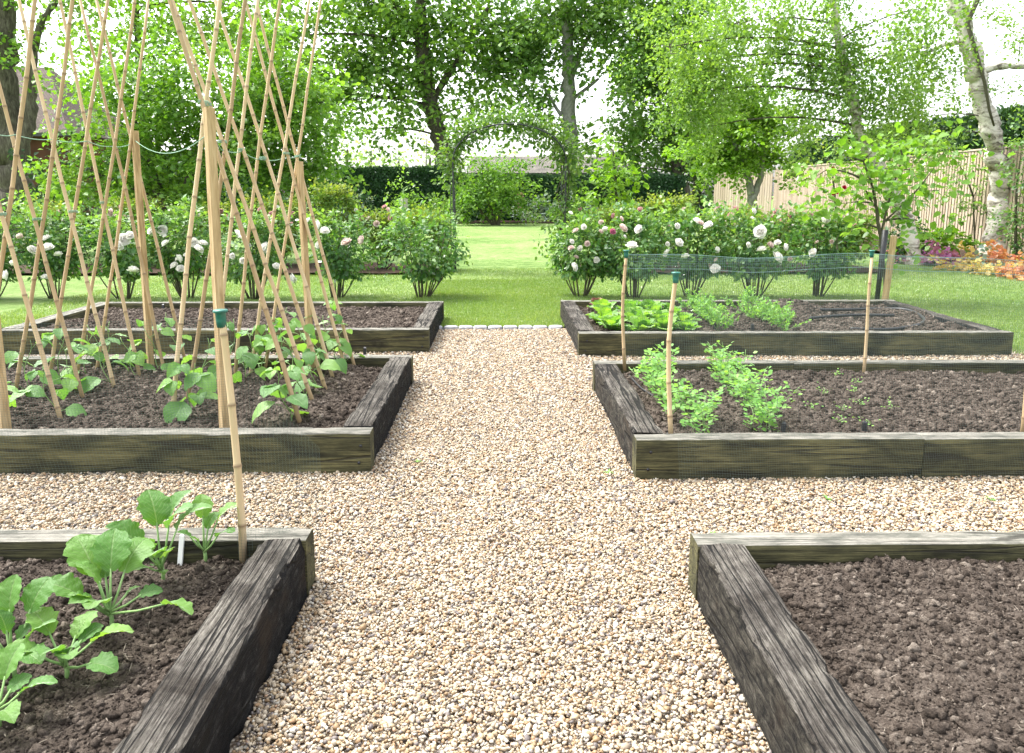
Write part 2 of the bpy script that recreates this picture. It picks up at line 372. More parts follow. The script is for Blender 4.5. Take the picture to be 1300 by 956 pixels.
def postwood():
    m = NT('stake_timber'); n1 = m.noise(4, 5, .6, m.coords((14, 14, 1.2)), .4)
    c = m.ramp(n1, [(.3, (.25, .165, .075)), (.5, (.42, .30, .155)), (.7, (.54, .41, .24))]); m.pbr(c, .75, m.bump(n1, .4, .004)); return m.m
M['post'] = postwood()
def fencewood(name, a, b, c3):
    m = NT(name); sp = m.attr(); n1 = m.noise(3, 5, .6, m.coords((10, 10, 1), False), .3)
    c = m.ramp(m.math('ADD', m.math('MULTIPLY', sp.outputs[0], .5), m.math('MULTIPLY', n1, .5)), [(.2, a), (.5, b), (.8, c3)]); m.pbr(c, .85, m.bump(n1, .4, .004)); return m.m
M['fence'] = fencewood('fence_timber', (.30, .235, .17), (.40, .325, .24), (.48, .40, .31))
M['fence_dark'] = fencewood('brown_fence_timber', (.06, .04, .03), (.1, .07, .05), (.15, .11, .08))
def soilmat():
    m = NT('garden_soil'); co = m.coords(offs=False, src='Object'); n1 = m.noise(22, 8, .7, co, .2); n2 = m.noise(140, 5, .7, co); n3 = m.noise(2.2, 4, .5, co); sp = m.attr()
    f = m.math('ADD', m.math('ADD', m.math('MULTIPLY', n1, .4), m.math('MULTIPLY', n2, .4)), m.math('ADD', m.math('MULTIPLY', n3, .15), m.math('MULTIPLY', sp.outputs[0], .15)))
    c = m.ramp(f, [(.35, (.017, .014, .0115)), (.47, (.050, .039, .031)), (.58, (.105, .084, .068)), (.72, (.26, .22, .18))])
    h = m.math('ADD', n1, m.math('MULTIPLY', n2, .6)); m.pbr(c, .95, m.bump(h, 1.0, .02), .1); return m.m
M['soil'] = soilmat()
def gravelmat():
    m = NT('pea_gravel'); sp = m.attr()
    c = m.ramp(sp.outputs[0], [(p, (q[0] ** 1.12 * .87, q[1] ** 1.12 * .87, q[2] ** 1.12 * .87)) for p, q in [(0, (.55, .475, .365)), (.17, (.44, .345, .225)), (.33, (.50, .42, .31)), (.46, (.32, .225, .13)), (.54, (.58, .55, .48)), (.66, (.36, .30, .23)), (.76, (.36, .24, .14)), (.81, (.20, .175, .165)), (.88, (.46, .38, .28)), (.94, (.17, .15, .14)), (.98, (.40, .27, .18))]], 'CONSTANT')
    n = m.noise(120, 3, .6, m.coords(offs=False)); c = m.mix(c, m.ramp(n, [(.3, (.78, .76, .74)), (.65, (1.08, 1.07, 1.05))]), 1.0, 'MULTIPLY')
    m.pbr(c, .6, m.bump(n, .15, .002), .35); return m.m
M['gravel'] = gravelmat()
def gravelbase():
    m = NT('gravel_bed'); co = m.coords(offs=False); v = m.n('ShaderNodeTexVoronoi'); v.inputs['Scale'].default_value = 95; m.l(co, v.inputs['Vector'])
    s_ = m.n('ShaderNodeSeparateColor'); m.l(v.outputs['Color'], s_.inputs[0])
    c = m.ramp(s_.outputs[0], [(0, (.45, .38, .29)), (.35, (.6, .53, .43)), (.6, (.34, .26, .18)), (.8, (.66, .6, .52)), (.93, (.2, .18, .17))], 'CONSTANT')
    d = m.ramp(v.outputs['Distance'], [(.35, (1, 1, 1)), (.65, (.25, .22, .2))]); c = m.mix(c, d, 1.0, 'MULTIPLY')
    h = m.math('SUBTRACT', 1.0, v.outputs['Distance']); m.pbr(c, .8, m.bump(h, 1.0, .008), .2); return m.m
M['gravelbase'] = gravelbase()
def lawnmat():
    m = NT('lawn_turf'); co = m.coords(offs=False); n1 = m.noise(.35, 4, .55, co); n2 = m.noise(3, 5, .6, co); n3 = m.noise(60, 4, .7, co); n4 = m.noise(9, 3, .6, m.coords((1, .5, 1), False))
    f = m.math('ADD', m.math('ADD', m.math('MULTIPLY', n1, .25), m.math('MULTIPLY', n2, .25)), m.math('ADD', m.math('MULTIPLY', n3, .32), m.math('MULTIPLY', n4, .18)))
    c = m.ramp(f, [(.41, (.065, .13, .025)), (.475, (.125, .205, .048)), (.535, (.195, .27, .09)), (.63, (.29, .33, .165))])
    m.pbr(c, .85, m.bump(n3, .9, .03), .15); return m.m
M['lawn'] = lawnmat()
M['grass'] = leaf_mat('grass_blade', [(0, (.07, .15, .028)), (.5, (.145, .235, .055)), (.8, (.25, .32, .10)), (1, (.40, .38, .22))], .4, patch=.8)
def simple(name, c, rough=.7, ns=8, var=.25, spec=.3, bmp=.2, sc=(1, 1, 1)):
    m = NT(name); n = m.noise(ns, 5, .6, m.coords(sc)); k1 = tuple(x * (1 - var) for x in c); k2 = tuple(min(1, x * (1 + var)) for x in c)
    m.pbr(m.ramp(n, [(.3, k1), (.7, k2)]), rough, m.bump(n, bmp, .005), spec); return m.m
M['cap'] = simple('green_plastic', (.015, .12, .09), .4, 30, .3, .5)
M['tag'] = simple('white_plastic', (.72, .72, .7), .45, 30, .06, .4)
M['black'] = simple('black_plastic', (.012, .012, .014), .45, 30, .3, .5)
M['metal'] = simple('dark_metal', (.03, .035, .035), .5, 20, .3, .5)
M['string'] = simple('green_twine', (.22, .36, .26), .8, 60, .2)
M['net'] = simple('net_strand', (.11, .15, .13), .6, 40, .2)
M['netroll'] = simple('net_fold', (.24, .36, .34), .6, 40, .2)
M['sett'] = simple('granite_sett', (.30, .30, .31), .85, 25, .35, .3, .5)
M['stone'] = simple('grey_stone', (.36, .34, .30), .9, 5, .3)
M['borderearth'] = simple('border_earth', (.05, .034, .024), .95, 20, .5, .1, .8)
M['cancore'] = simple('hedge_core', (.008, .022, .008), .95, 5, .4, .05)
M['field'] = simple('field_grass', (.12, .2, .045), .9, .3, .3, .1)
def rooftile(name, a, b, sc):
    m = NT(name); br = m.n('ShaderNodeTexBrick'); br.inputs['Scale'].default_value = sc; br.inputs['Color1'].default_value = (*a, 1); br.inputs['Color2'].default_value = (*b, 1)
    br.inputs['Mortar'].default_value = (a[0] * .3, a[1] * .3, a[2] * .3, 1); br.inputs['Mortar Size'].default_value = .03; m.l(m.n('ShaderNodeTexCoord').outputs['Object'], br.inputs['Vector'])
    n = m.noise(1.5, 5, .6, m.coords(offs=False)); c = m.mix(br.outputs[0], m.ramp(n, [(.3, (.6, .6, .6)), (.7, (1.2, 1.2, 1.15))]), 1.0, 'MULTIPLY')
    m.pbr(c, .9, m.bump(br.outputs['Fac'], .4, .02)); return m.m
M['rooftile'] = rooftile('clay_roof_tiles', (.085, .065, .055), (.13, .10, .085), 4)
M['slate'] = rooftile('mossy_roof_tiles', (.12, .11, .095), (.17, .155, .135), 2.5)
M['brick'] = rooftile('brick_wall', (.30, .13, .08), (.36, .18, .11), 5)

# ---------------------------------------------------------------- the setting
def sheet(name, x0, x1, y0, y1, z, mat, kind='structure', nx=1, ny=1, fn=None):
    mb = MB(); xs = np.linspace(x0, x1, nx + 1); ys = np.linspace(y0, y1, ny + 1); X, Y = np.meshgrid(xs, ys); Z = np.full(X.shape, z)
    if fn is not None: Z = Z + fn(X, Y)
    n1 = nx + 1; i = np.arange(ny)[:, None] * n1; j = np.arange(nx)[None, :]
    mb.add(np.stack([X, Y, Z], -1).reshape(-1, 3), None, np.stack([i + j, i + j + 1, i + n1 + j + 1, i + n1 + j], -1).reshape(-1, 4))
    o = mb.build(name, mat); return tag(o, kind=kind)
sheet('ground', -400, 400, -100, 700, -.06, M['field'])
sheet('gravel_path', -6.5, 6.5, .3, 8.24, -.012, M['gravelbase'])
def lawnz(X, Y): return .02 * fbm(np.stack([X, Y, 0 * X], -1).reshape(-1, 3), .4, 3, 5).reshape(X.shape)
sheet('lawn', -30, 30, 8.36, 46, 0.0, M['lawn'], nx=120, ny=90, fn=lawnz)
for sx, nm in ((-1, 'lawn'), (1, 'lawn')):
    sheet(nm, sx * 4.78 if sx > 0 else -30, 30 if sx > 0 else -4.78, -1, 8.36, -.004, M['lawn'])

# gravel pebbles
def pebbles():
    mb = MB()
    regs = [(-.69, .69, .85, 3.2, 16500, ICO1, .0060), (-.69, .69, 3.2, 5.2, 12500, ICO1, .0066), (-.69, .69, 5.2, 8.22, 6500, ICO1, .0076),
            (-3.3, -.69, 2.72, 3.87, 11500, ICO1, .0068), (.69, 3.3, 2.65, 3.75, 11500, ICO1, .0068),
            (-2.6, -.69, 5.86, 7.0, 5000, ICO1, .0082), (.69, 4.9, 5.64, 6.82, 4200, ICO1, .0085)]
    for x0, x1, y0, y1, dens, base, r in regs:
        n = int((x1 - x0) * (y1 - y0) * dens)
        P = np.stack([RNG.uniform(x0, x1, n), RNG.uniform(y0, y1, n), np.zeros(n)], 1)
        s = r * .92 * np.exp(RNG.normal(0, .30, n))
        P[:, 2] = RNG.uniform(-.010, .004, n) + .009 * fbm(P, 2.3, 3, 3)
        # gravel banks up a little against the timbers
        S = np.stack([s * RNG.uniform(.95, 1.5, n), s * RNG.uniform(.7, 1.05, n), s * RNG.uniform(.42, .75, n)], 1)
        tone = np.stack([RNG.uniform(0, .999, n), RNG.uniform(0, 1, n), np.zeros(n)], 1)
        blobs(mb, P, S, tone, base, 1.3, .10)
    o = mb.build('gravel', M['gravel']); tag(o, kind='stuff')
pebbles()

# stone edging between gravel and lawn
edge = thing('stone_edging', 'row of worn grey stone setts between gravel path and lawn', 'edging', (0, 8.3, 0))
for k in range(9):
    x = -.70 + k * .16 + random.uniform(-.006, .006); mb = MB()
    v, f = ICO3; vv = np.sign(v) * np.abs(v) ** .45 * np.array([.076, .058 + random.uniform(-.006, .006), .03]); vv = vv * (1 + .06 * noise(v * 3 + k, 1, k)[:, None])
    mb.add(vv + np.array([x, 0, -.006]), f); mb.build('sett', M['sett'], edge)

# grass blades
def grass():
    mb = MB()
    def patch(x0, x1, y0, y1, n, h):
        P = np.stack([RNG.uniform(x0, x1, n), RNG.uniform(y0, y1, n) if y1 - y0 < .5 else y0 + (y1 - y0) * RNG.uniform(0, 1, n) ** 1.25, np.full(n, -.004)], 1)
        P[:, 2] += .02 * fbm(P * np.array([1, 1, 0]), .4, 3, 5) * (P[:, 1] > 8.4)
        D = np.stack([RNG.normal(0, .4, n), RNG.normal(0, .4, n), np.ones(n)], 1)
        clump = fbm(P, 1.3, 3, 31) * .5 + .5
        hh = h * RNG.uniform(.6, 1.3, n) * (.75 + .5 * clump)
        S = norm(np.stack([RNG.normal(0, 1, n), RNG.normal(0, 1, n), np.zeros(n)], 1)) * .0032
        D = norm(D) * hh[:, None]
        v = np.stack([P - S, P + S, P + D], 1)
        t = np.clip(RNG.uniform(0, .75, n) + .35 * (clump - .35) + (RNG.uniform(0, 1, n) > .95) * .5, 0, 1)
        mb.add(v.reshape(-1, 3), np.arange(n * 3).reshape(-1, 3), None, np.repeat(np.stack([t, t, t], 1), 3, 0))
    patch(-1.2, 1.3, 8.36, 13, 90000, .030)
    patch(-6, 9, 8.98, 15, 190000, .034)
    patch(4.62, 7.5, 6.3, 9.1, 50000, .03)
    patch(-6, -4.62, 6.8, 9.1, 22000, .03)
    patch(-1, 1.0, 8.34, 8.42, 1800, .035)
    o = mb.build('grass', M['grass']); tag(o, kind='stuff')
grass()

# ---------------------------------------------------------------- raised beds
def beam(parent, name, mat, x0, x1, y0, y1, z0, z1, old=False, seed=0, step=.018, label=None):
    """solid timber with worn edges: local x runs along its length"""
    lx, ly = x1 - x0, y1 - y0; alongx = lx >= ly; L = lx if alongx else ly; w = (ly if alongx else lx) / 2; h = (z1 - z0) / 2
    n = max(2, int(L / step)); r = .016 if old else .006
    prof = []
    def seg(a, b, m):
        for i in range(m): prof.append(a + (b - a) * i / m)
    c = [np.array([-w, -h]), np.array([w, -h]), np.array([w, h]), np.array([-w, h])]
    for k in range(4):
        a, b = c[k], c[(k + 1) % 4]; d = (b - a) / np.linalg.norm(b - a); e = (c[(k + 2) % 4] - b); e = e / np.linalg.norm(e)
        seg(a + d * r, b - d * r, 7); prof.append(b - d * r); prof.append(b - d * r * .3 + e * r * .3 * 1.0)
    prof = np.array(prof); k = len(prof)
    X = np.linspace(-L / 2, L / 2, n + 1)
    v = np.zeros((n + 1, k, 3)); v[..., 0] = X[:, None]; v[..., 1] = prof[None, :, 0]; v[..., 2] = prof[None, :, 1]
    fl = v.reshape(-1, 3); sc = np.array([3.0, 14, 14]); amp = .010 if old else .0025
    edge = (np.abs(fl[:, 1]) / w) ** 6 * (np.abs(fl[:, 2]) / h) ** 6
    d1 = fbm(fl * sc, 1.0, 4, seed) * amp; chip = np.clip(fbm(fl * np.array([9., 20, 20]), 1.0, 3, seed + 5) - .05, 0, 1) * edge * (.085 if old else .02)
    rad = norm(np.stack([0 * fl[:, 1], fl[:, 1] / w, fl[:, 2] / h], 1))
    fl = fl + rad * (d1 - chip)[:, None]
    fl[:, 2] += (.006 if old else .002) * noise(np.stack([fl[:, 0], 0 * fl[:, 0], 0 * fl[:, 0]], 1), 1.3, seed + 9)
    v = fl.reshape(n + 1, k, 3)
    i = np.arange(n)[:, None] * k; j = np.arange(k)[None, :]; j2 = (j + 1) % k
    q = np.stack([i + j, i + k + j, i + k + j2, i + j2], -1).reshape(-1, 4)[:, ::-1]
    ca = v[0].mean(0); cb = v[-1].mean(0); base = (n + 1) * k
    tr = [(base, (m + 1) % k, m) for m in range(k)] + [(base + 1, n * k + m, n * k + (m + 1) % k) for m in range(k)]
    mb = MB(); mb.add(np.concatenate([v.reshape(-1, 3), [ca, cb]]), tr, q)
    o = mb.build(name, mat, parent, smooth=True)
    try: o.data.set_sharp_from_angle(angle=R(40))
    except Exception: pass
    o.location = Vector(((x0 + x1) / 2, (y0 + y1) / 2, (z0 + z1) / 2)) - parent.location
    if not alongx: o.rotation_euler = (0, 0, PI / 2)
    if label: o['label'] = label
    return o

def soil(parent, x0, x1, y0, y1, step, z=.135, seed=0, near=False, mound=None):
    nx = int((x1 - x0) / step); ny = int((y1 - y0) / step)
    X, Y = np.meshgrid(np.linspace(x0, x1, nx + 1), np.linspace(y0, y1, ny + 1)); P = np.stack([X, Y, 0 * X], -1).reshape(-1, 3)
    def height(P):
        h = .020 * fbm(P, 2.2, 2, seed) + .020 * fbm(P, 9, 3, seed + 3) + .018 * np.abs(fbm(P, 28, 3, seed + 7)) - .002
        ex = np.minimum(np.minimum(P[:, 0] - x0, x1 - P[:, 0]), np.minimum(P[:, 1] - y0, y1 - P[:, 1]))
        h = h - .018 * np.exp(-np.clip(ex, 0, 1) / .05)
        if mound: h = h + mound(P)
        return h
    P[:, 2] = z + height(P); n1 = nx + 1; i = np.arange(ny)[:, None] * n1; j = np.arange(nx)[None, :]
    mb = MB(); mb.add(P, None, np.stack([i + j, i + j + 1, i + n1 + j + 1, i + n1 + j], -1).reshape(-1, 4), (.4, .5, .5))
    area = (x1 - x0) * (y1 - y0); n = int(area * (13000 if near else 5000))
    Q = np.stack([RNG.uniform(x0 + .01, x1 - .01, n), RNG.uniform(y0 + .01, y1 - .01, n), np.zeros(n)], 1)
    s = (.0024 if near else .0035) * np.exp(RNG.exponential(.42, n)); s = np.minimum(s, .014 if near else .017)
    Q[:, 2] = z + height(Q) + s * .15
    S = s[:, None] * RNG.uniform(.6, 1.3, (n, 3)); tone = np.stack([np.clip(RNG.normal(.4, .38, n), -.3, 1.3) + (RNG.uniform(0, 1, n) > .985) * .9] * 3, 1)
    big = s > .009
    blobs(mb, Q[~big], S[~big], tone[~big], ICO1, 3, .42)
    if big.any(): blobs(mb, Q[big], S[big], tone[big], ICO2, 3, .30)
    m = int(area * (220 if near else 110)); Q = np.stack([RNG.uniform(x0, x1, m), RNG.uniform(y0, y1, m), np.zeros(m)], 1); Q[:, 2] = z + height(Q) + .004
    a = RNG.uniform(0, 6.28, m); D = np.stack([np.cos(a), np.sin(a), RNG.normal(0, .3, m)], 1)
    leaves(mb, Q, D, np.tile([0, 0, 1.], (m, 1)), RNG.uniform(.008, .04, m), .0016, np.tile([2.2, 0, 0], (m, 1)), 0, 0, True)
    v = mb
    off = np.array(parent.location); v.v = [a_ - off for a_ in v.v]
    o = v.build('soil', M['soil'], parent, smooth=True)
    return height

BT = .205; ZB = -.03
def bed(label, x0, x1, y0, y1, inner, seed, step, near=False, z=.135, old_inner=True, split=None, mound=None, old_outer=False):
    t = thing('raised_bed', label, 'raised bed', ((x0 + x1) / 2, (y0 + y1) / 2, 0), 'timber raised vegetable beds')
    tf, ts = .115, .165
    def run(ya, yb, sd):
        if split:
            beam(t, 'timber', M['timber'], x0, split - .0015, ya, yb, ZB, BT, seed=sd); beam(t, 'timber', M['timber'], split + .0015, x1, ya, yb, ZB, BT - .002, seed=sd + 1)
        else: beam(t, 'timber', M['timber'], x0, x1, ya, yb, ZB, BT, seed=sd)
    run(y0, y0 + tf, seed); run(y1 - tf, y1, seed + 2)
    a, b = (x1 - ts, x1 - .004) if inner > 0 else (x0 + .004, x0 + ts)
    beam(t, 'old_sleeper', M['old' if inner > 0 else 'oldpale'], a, b, y0 + tf + .003, y1 - tf - .003, ZB, BT + .004, old=True, seed=seed + 4, step=.012 if near else .02, label='dark worn sleeper along the path')
    a, b = (x0 + .004, x0 + ts) if inner > 0 else (x1 - ts, x1 - .004)
    beam(t, 'old_sleeper' if old_outer else 'timber', M['old'] if old_outer else M['timber'], a, b, y0 + tf + .003, y1 - tf - .003, ZB, BT, old=old_outer, seed=seed + 5)
    hf = soil(t, x0 + ts * .9, x1 - ts * .9, y0 + tf * .9, y1 - tf * .9, step, z, seed, near, mound)
    xe = (x1 - .06) if inner > 0 else (x0 + .06)
    for zz, dx in ((.05, 0), (.14, .012)):
        mb = MB(); tube(mb, [(xe + dx - t.location.x, y0 - t.location.y - .004, zz), (xe + dx - t.location.x, y0 - t.location.y + .02, zz)], .008, 8); mb.build('screw_head', M['black'], t)
    return lambda x, y: z + float(hf(np.array([[x, y, 0.]]))[0])

SN = .009
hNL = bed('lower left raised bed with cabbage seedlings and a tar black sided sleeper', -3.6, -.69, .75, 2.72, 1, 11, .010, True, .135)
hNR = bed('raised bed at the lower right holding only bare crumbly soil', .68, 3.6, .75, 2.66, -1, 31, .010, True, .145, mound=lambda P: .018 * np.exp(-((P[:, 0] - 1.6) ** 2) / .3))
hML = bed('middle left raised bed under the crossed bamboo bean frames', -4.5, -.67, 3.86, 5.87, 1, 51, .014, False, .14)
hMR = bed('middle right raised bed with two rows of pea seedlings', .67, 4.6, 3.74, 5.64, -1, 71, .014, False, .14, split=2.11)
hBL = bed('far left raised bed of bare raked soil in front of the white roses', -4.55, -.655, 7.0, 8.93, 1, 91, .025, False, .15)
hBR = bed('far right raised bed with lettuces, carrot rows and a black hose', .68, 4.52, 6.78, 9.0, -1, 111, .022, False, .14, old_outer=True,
          mound=lambda P: .11 * np.clip(fbm(P, 2.5, 3, 5) + .3, 0, 1) * (P[:, 0] > 2.7))

# ---------------------------------------------------------------- canes, posts, trellises
def cane(mb, p0, p1, r0, r1, seed=0, node=.24):
    p0 = np.array(p0); p1 = np.array(p1); L = np.linalg.norm(p1 - p0); rs = np.random.default_rng(seed); t = [0]; nodes = []
    x = rs.uniform(.08, node)
    while x < L - .02:
        nodes.append(x); x += node * rs.uniform(.75, 1.25)
    ts = [0]; rr = [1.0]; cc = [0]
    for x in nodes: ts += [x - .012, x - .004, x, x + .004, x + .012]; rr += [1, 1.10, 1.2, 1.12, .98]; cc += [0, .3, 1, .9, 0]
    ts.append(L); rr.append(1); cc.append(.2); ts = np.array(ts); o = np.argsort(ts); ts = ts[o]; rr = np.array(rr)[o]; cc = np.array(cc)[o]
    d = (p1 - p0) / L; side = norm(np.cross(d, [.3, 1, .2])); bow = rs.normal(0, .006); ph = rs.uniform(0, 6)
    pts = p0 + d * ts[:, None] + side * (np.sin(ts / L * PI) * bow * 2 + .0025 * np.sin(ts * 9 + ph))[:, None]
    rad = (r0 + (r1 - r0) * ts / L) * rr; base = rs.uniform(.1, .9)
    tube(mb, pts, rad, 10, np.stack([np.full(len(ts), base), ts, cc], 1))
def ext(plo, phi, Y, zlo=.09, zhi=2.72):
    a = np.array(V(*plo, Y)); b = np.array(V(*phi, Y)); d = (b - a) / (b[2] - a[2]); return a + d * (zlo - a[2]), a + d * (zhi - a[2])

def trellis(label, canes, posts, strings, origin):
    t = thing('bean_trellis', label, 'bean frame', origin)
    for i, (lo, hi, Y, r) in enumerate(canes):
        p, q = ext(lo, hi, Y); mb = MB(); cane(mb, p, q, r * .93, r * .74, seed=int(lo[0] * 7 + i)); mb.v = [x - np.array(origin) for x in mb.v]; mb.build('bamboo_cane', M['bamboo'], t)
    nr = 6
    for k in range(min(nr, len(canes) - nr)):
        p1, q1 = ext(canes[k][0], canes[k][1], canes[k][2]); p2, q2 = ext(canes[nr + k][0], canes[nr + k][1], canes[nr + k][2])
        f = np.linspace(0, 1, 200)[:, None]; A1 = p1 + (q1 - p1) * f; A2 = p2 + (q2 - p2) * f; j = int(np.argmin(np.abs(A1[:, 0] - A2[:, 0]))); cpt = (A1[j] + A2[j]) / 2
        mb = MB(); a = np.linspace(0, 6 * PI, 30); hy = abs(A1[j][1] - A2[j][1]) / 2 + .018
        tube(mb, np.stack([cpt[0] + .021 * np.cos(a), cpt[1] + hy * np.sin(a), cpt[2] + np.linspace(-.008, .008, 30)], 1), .0022, 5); mb.v = [x - np.array(origin) for x in mb.v]; mb.build('twine_tie', M['string'], t)
    for lo, hi, Y, w in posts:
        a = np.array(V(*lo, Y)); b = np.array(V(*hi, Y)); d = (b - a) / (b[2] - a[2]); a = a + d * (.08 - a[2]); mb = MB()
        tt = np.linspace(0, 1, 14)[:, None]; pts = a + (b - a) * tt
        n = len(pts); tube(mb, pts, w * .52 * (1 + .03 * np.sin(np.arange(n) * 2.1)), 4)
        mb.v = [x - np.array(origin) for x in mb.v]; mb.build('post', M['post'], t, smooth=False)
    for s in strings:
        P = [np.array(V(x, y, Y)) for x, y, Y in s]; pts = []
        for a, b in zip(P[:-1], P[1:]):
            for k in range(8):
                f = k / 8; pts.append(a + (b - a) * f - np.array([0, 0, .012 * 4 * f * (1 - f)]))
        pts.append(P[-1]); mb = MB(); tube(mb, pts, .0028, 5); mb.v = [x - np.array(origin) for x in mb.v]; mb.build('twine', M['string'], t)
    return t
RT = [((381, 536), (274, 191), 4.28, .0145), ((395, 504), (272, 154), 4.75, .014), ((402, 462), (282, 120), 5.1, .014), ((415, 457), (310, 120), 5.4, .014), ((432, 445), (344, 120), 5.6, .013), ((447, 453), (357, 120), 5.72, .013),
      ((219, 527), (259, 188), 4.40, .0145), ((251, 417), (293, 120), 4.8, .014), ((289, 342), (314, 120), 5.1, .0135), ((308, 402), (342, 120), 5.35, .013), ((325, 432), (374, 120), 5.55, .013), ((353, 361), (389, 120), 5.7, .012)]
LT = [((76, 527), (5, 283), 4.42, .0145), ((103, 496), (24, 200), 4.85, .014), ((142, 478), (52, 113), 5.15, .014), ((173, 458), (89, 60), 5.45, .0135), ((191, 396), (119, 78), 5.6, .013), ((227, 426), (138, 63), 5.74, .013),
      ((3, 298), (34.5, 63), 4.45, .0145), ((28, 436), (82, 63), 4.9, .014), ((78, 381), (125, 78), 5.2, .0135), ((108, 406), (154, 110), 5.45, .013), ((133, 396), (176, 88), 5.65, .0125)]
trellis('right hand bean frame of crossed bamboo canes with square posts and green twine', RT, [((285, 534), (265, 137), 4.12, .058), ((394, 440), (380, 205), 5.62, .050)],
        [[(266, 160, 4.12), (281, 190, 4.7), (307, 192, 5.1), (333, 203, 5.4), (362, 200, 5.6), (382, 196, 5.7)]], (-1.6, 4.9, .14))
trellis('left hand bean frame of crossed bamboo canes reaching past the left edge', LT, [((6, 530), (-34, 140), 4.1, .060), ((190, 445), (171, 166), 5.66, .052)],
        [[(-10, 168, 4.3), (19, 171, 4.5), (66, 177, 4.9), (111, 179, 5.2), (141, 186, 5.5), (168, 182, 5.66)]], (-3.0, 4.9, .14))
# green twine running loosely between the two frames
mb = MB(); A = np.array(V(171, 178, 5.66)); B = np.array(V(268, 166, 4.12)); f = np.linspace(0, 1, 16)[:, None]; tube(mb, A + (B - A) * f - np.array([0, 0, .10]) * (4 * f * (1 - f)), .0025, 5)
tag(mb.build('twine', M['string']), 'thin green twine strung between the two bean frames', 'string')

def net_stake(label, foot, top, Y, r, cap=True):
    a = np.array(V(*foot, Y)); b = np.array(V(*top, Y)); t = thing('net_stake', label, 'stake', tuple(a), 'bamboo stakes holding the netting')
    mb = MB(); d = (b - a) / np.linalg.norm(b - a); cane(mb, a - d * .06 - a, b - a, r, r * .85, int(foot[0]), .2); mb.build('cane', M['bamboo'], t)
    if cap:
        mb = MB(); q = b - a; s = r / .014
        tube(mb, [q - d * .045 * s, q - d * .02 * s, q + d * .004 * s, q + d * .010 * s, q + d * .016 * s], np.array([1.15, 1.25, 1.3, 1.9, 1.7]) * r, 12); mb.build('cap', M['cap'], t)
    return a, b
net_stake('bamboo stake with green cap at the inner corner of the lower left bed', (307, 699), (280, 399), 2.60, .0135)
net_stake('pale grey stake at the back corner of the pea bed, nearest the path', (793, 460), (795, 320), 5.47, .0125)
net_stake('orange brown stake with green cap beside the front pea row', (853, 550), (858, 349), 3.90, .0125)
net_stake('thin bamboo stake behind the bare middle of the pea bed', (1097, 468), (1107, 320), 5.46, .0115)
net_stake('short stake at the right edge of the photo in the pea bed', (1297, 549), (1310, 360), 3.90, .0125)

def net(label, corners_top, zbot_fn, cell, r, fexp=1.6, flare=None):
    """hanging net between poles along a polyline of top points"""
    mb = MB(); P = [np.array(p) for p in corners_top]
    cols = []
    for a, b in zip(P[:-1], P[1:]):
        L = np.linalg.norm((b - a)[:2]); n = int(L / cell)
        for k in range(n):
            f = k / n; p = a + (b - a) * f; sag = .035 * 4 * f * (1 - f); p = p - np.array([0, 0, sag]); cols.append(p)
    cols.append(P[-1]); C = np.array(cols); m = len(C)
    nrow = int((C[:, 2].max() - .0) / cell)
    d = norm(np.gradient(C[:, :2], axis=0)); nr = np.stack([-d[:, 1], d[:, 0]], 1)
    rows = []
    for j in range(nrow + 1):
        f = j / nrow; z = C[:, 2] * (1 - f) + zbot_fn(C) * f
        w = .02 * np.sin(C[:, 0] * 7 + C[:, 1] * 3 + f * 4) * f + .012 * np.sin(C[:, 0] * 23 + f * 9) * f
        xy = C[:, :2] + nr * w[:, None]
        if flare is not None: xy = xy + np.outer(np.full(m, f ** fexp), flare)
        rows.append(np.concatenate([xy, z[:, None]], 1))
    Gd = np.array(rows)  # rows x cols x 3
    def strip(A, B, off):
        n = len(A); v = np.stack([A - off, A + off, B + off, B - off], 1); mb.add(v.reshape(-1, 3), None, (np.arange(n)[:, None] * 4 + [[0, 1, 2, 3]]))
    strip(Gd[:, :-1].reshape(-1, 3), Gd[:, 1:].reshape(-1, 3), np.array([0, 0, r]))
    tdir = np.repeat(np.concatenate([d, np.zeros((m, 1))], 1)[None], nrow, 0).reshape(-1, 3) * r
    A = Gd[:-1].reshape(-1, 3); B = Gd[1:].reshape(-1, 3); n = len(A); v = np.stack([A - tdir, A + tdir, B + tdir, B - tdir], 1); mb.add(v.reshape(-1, 3), None, (np.arange(n)[:, None] * 4 + [[0, 1, 2, 3]]))
    o = mb.build('netting', M['net']); tag(o, label, 'netting')
    return o
pa = np.array(V(795, 322, 5.49)); pc = np.array(V(1107, 322, 5.49)); pe = np.array([4.5, 5.49, pc[2] - .10])
net('fine green crop netting strung across the back of the pea bed', [pa, pc, pe], lambda C: 0 * C[:, 0] + .20, .013, .0004)
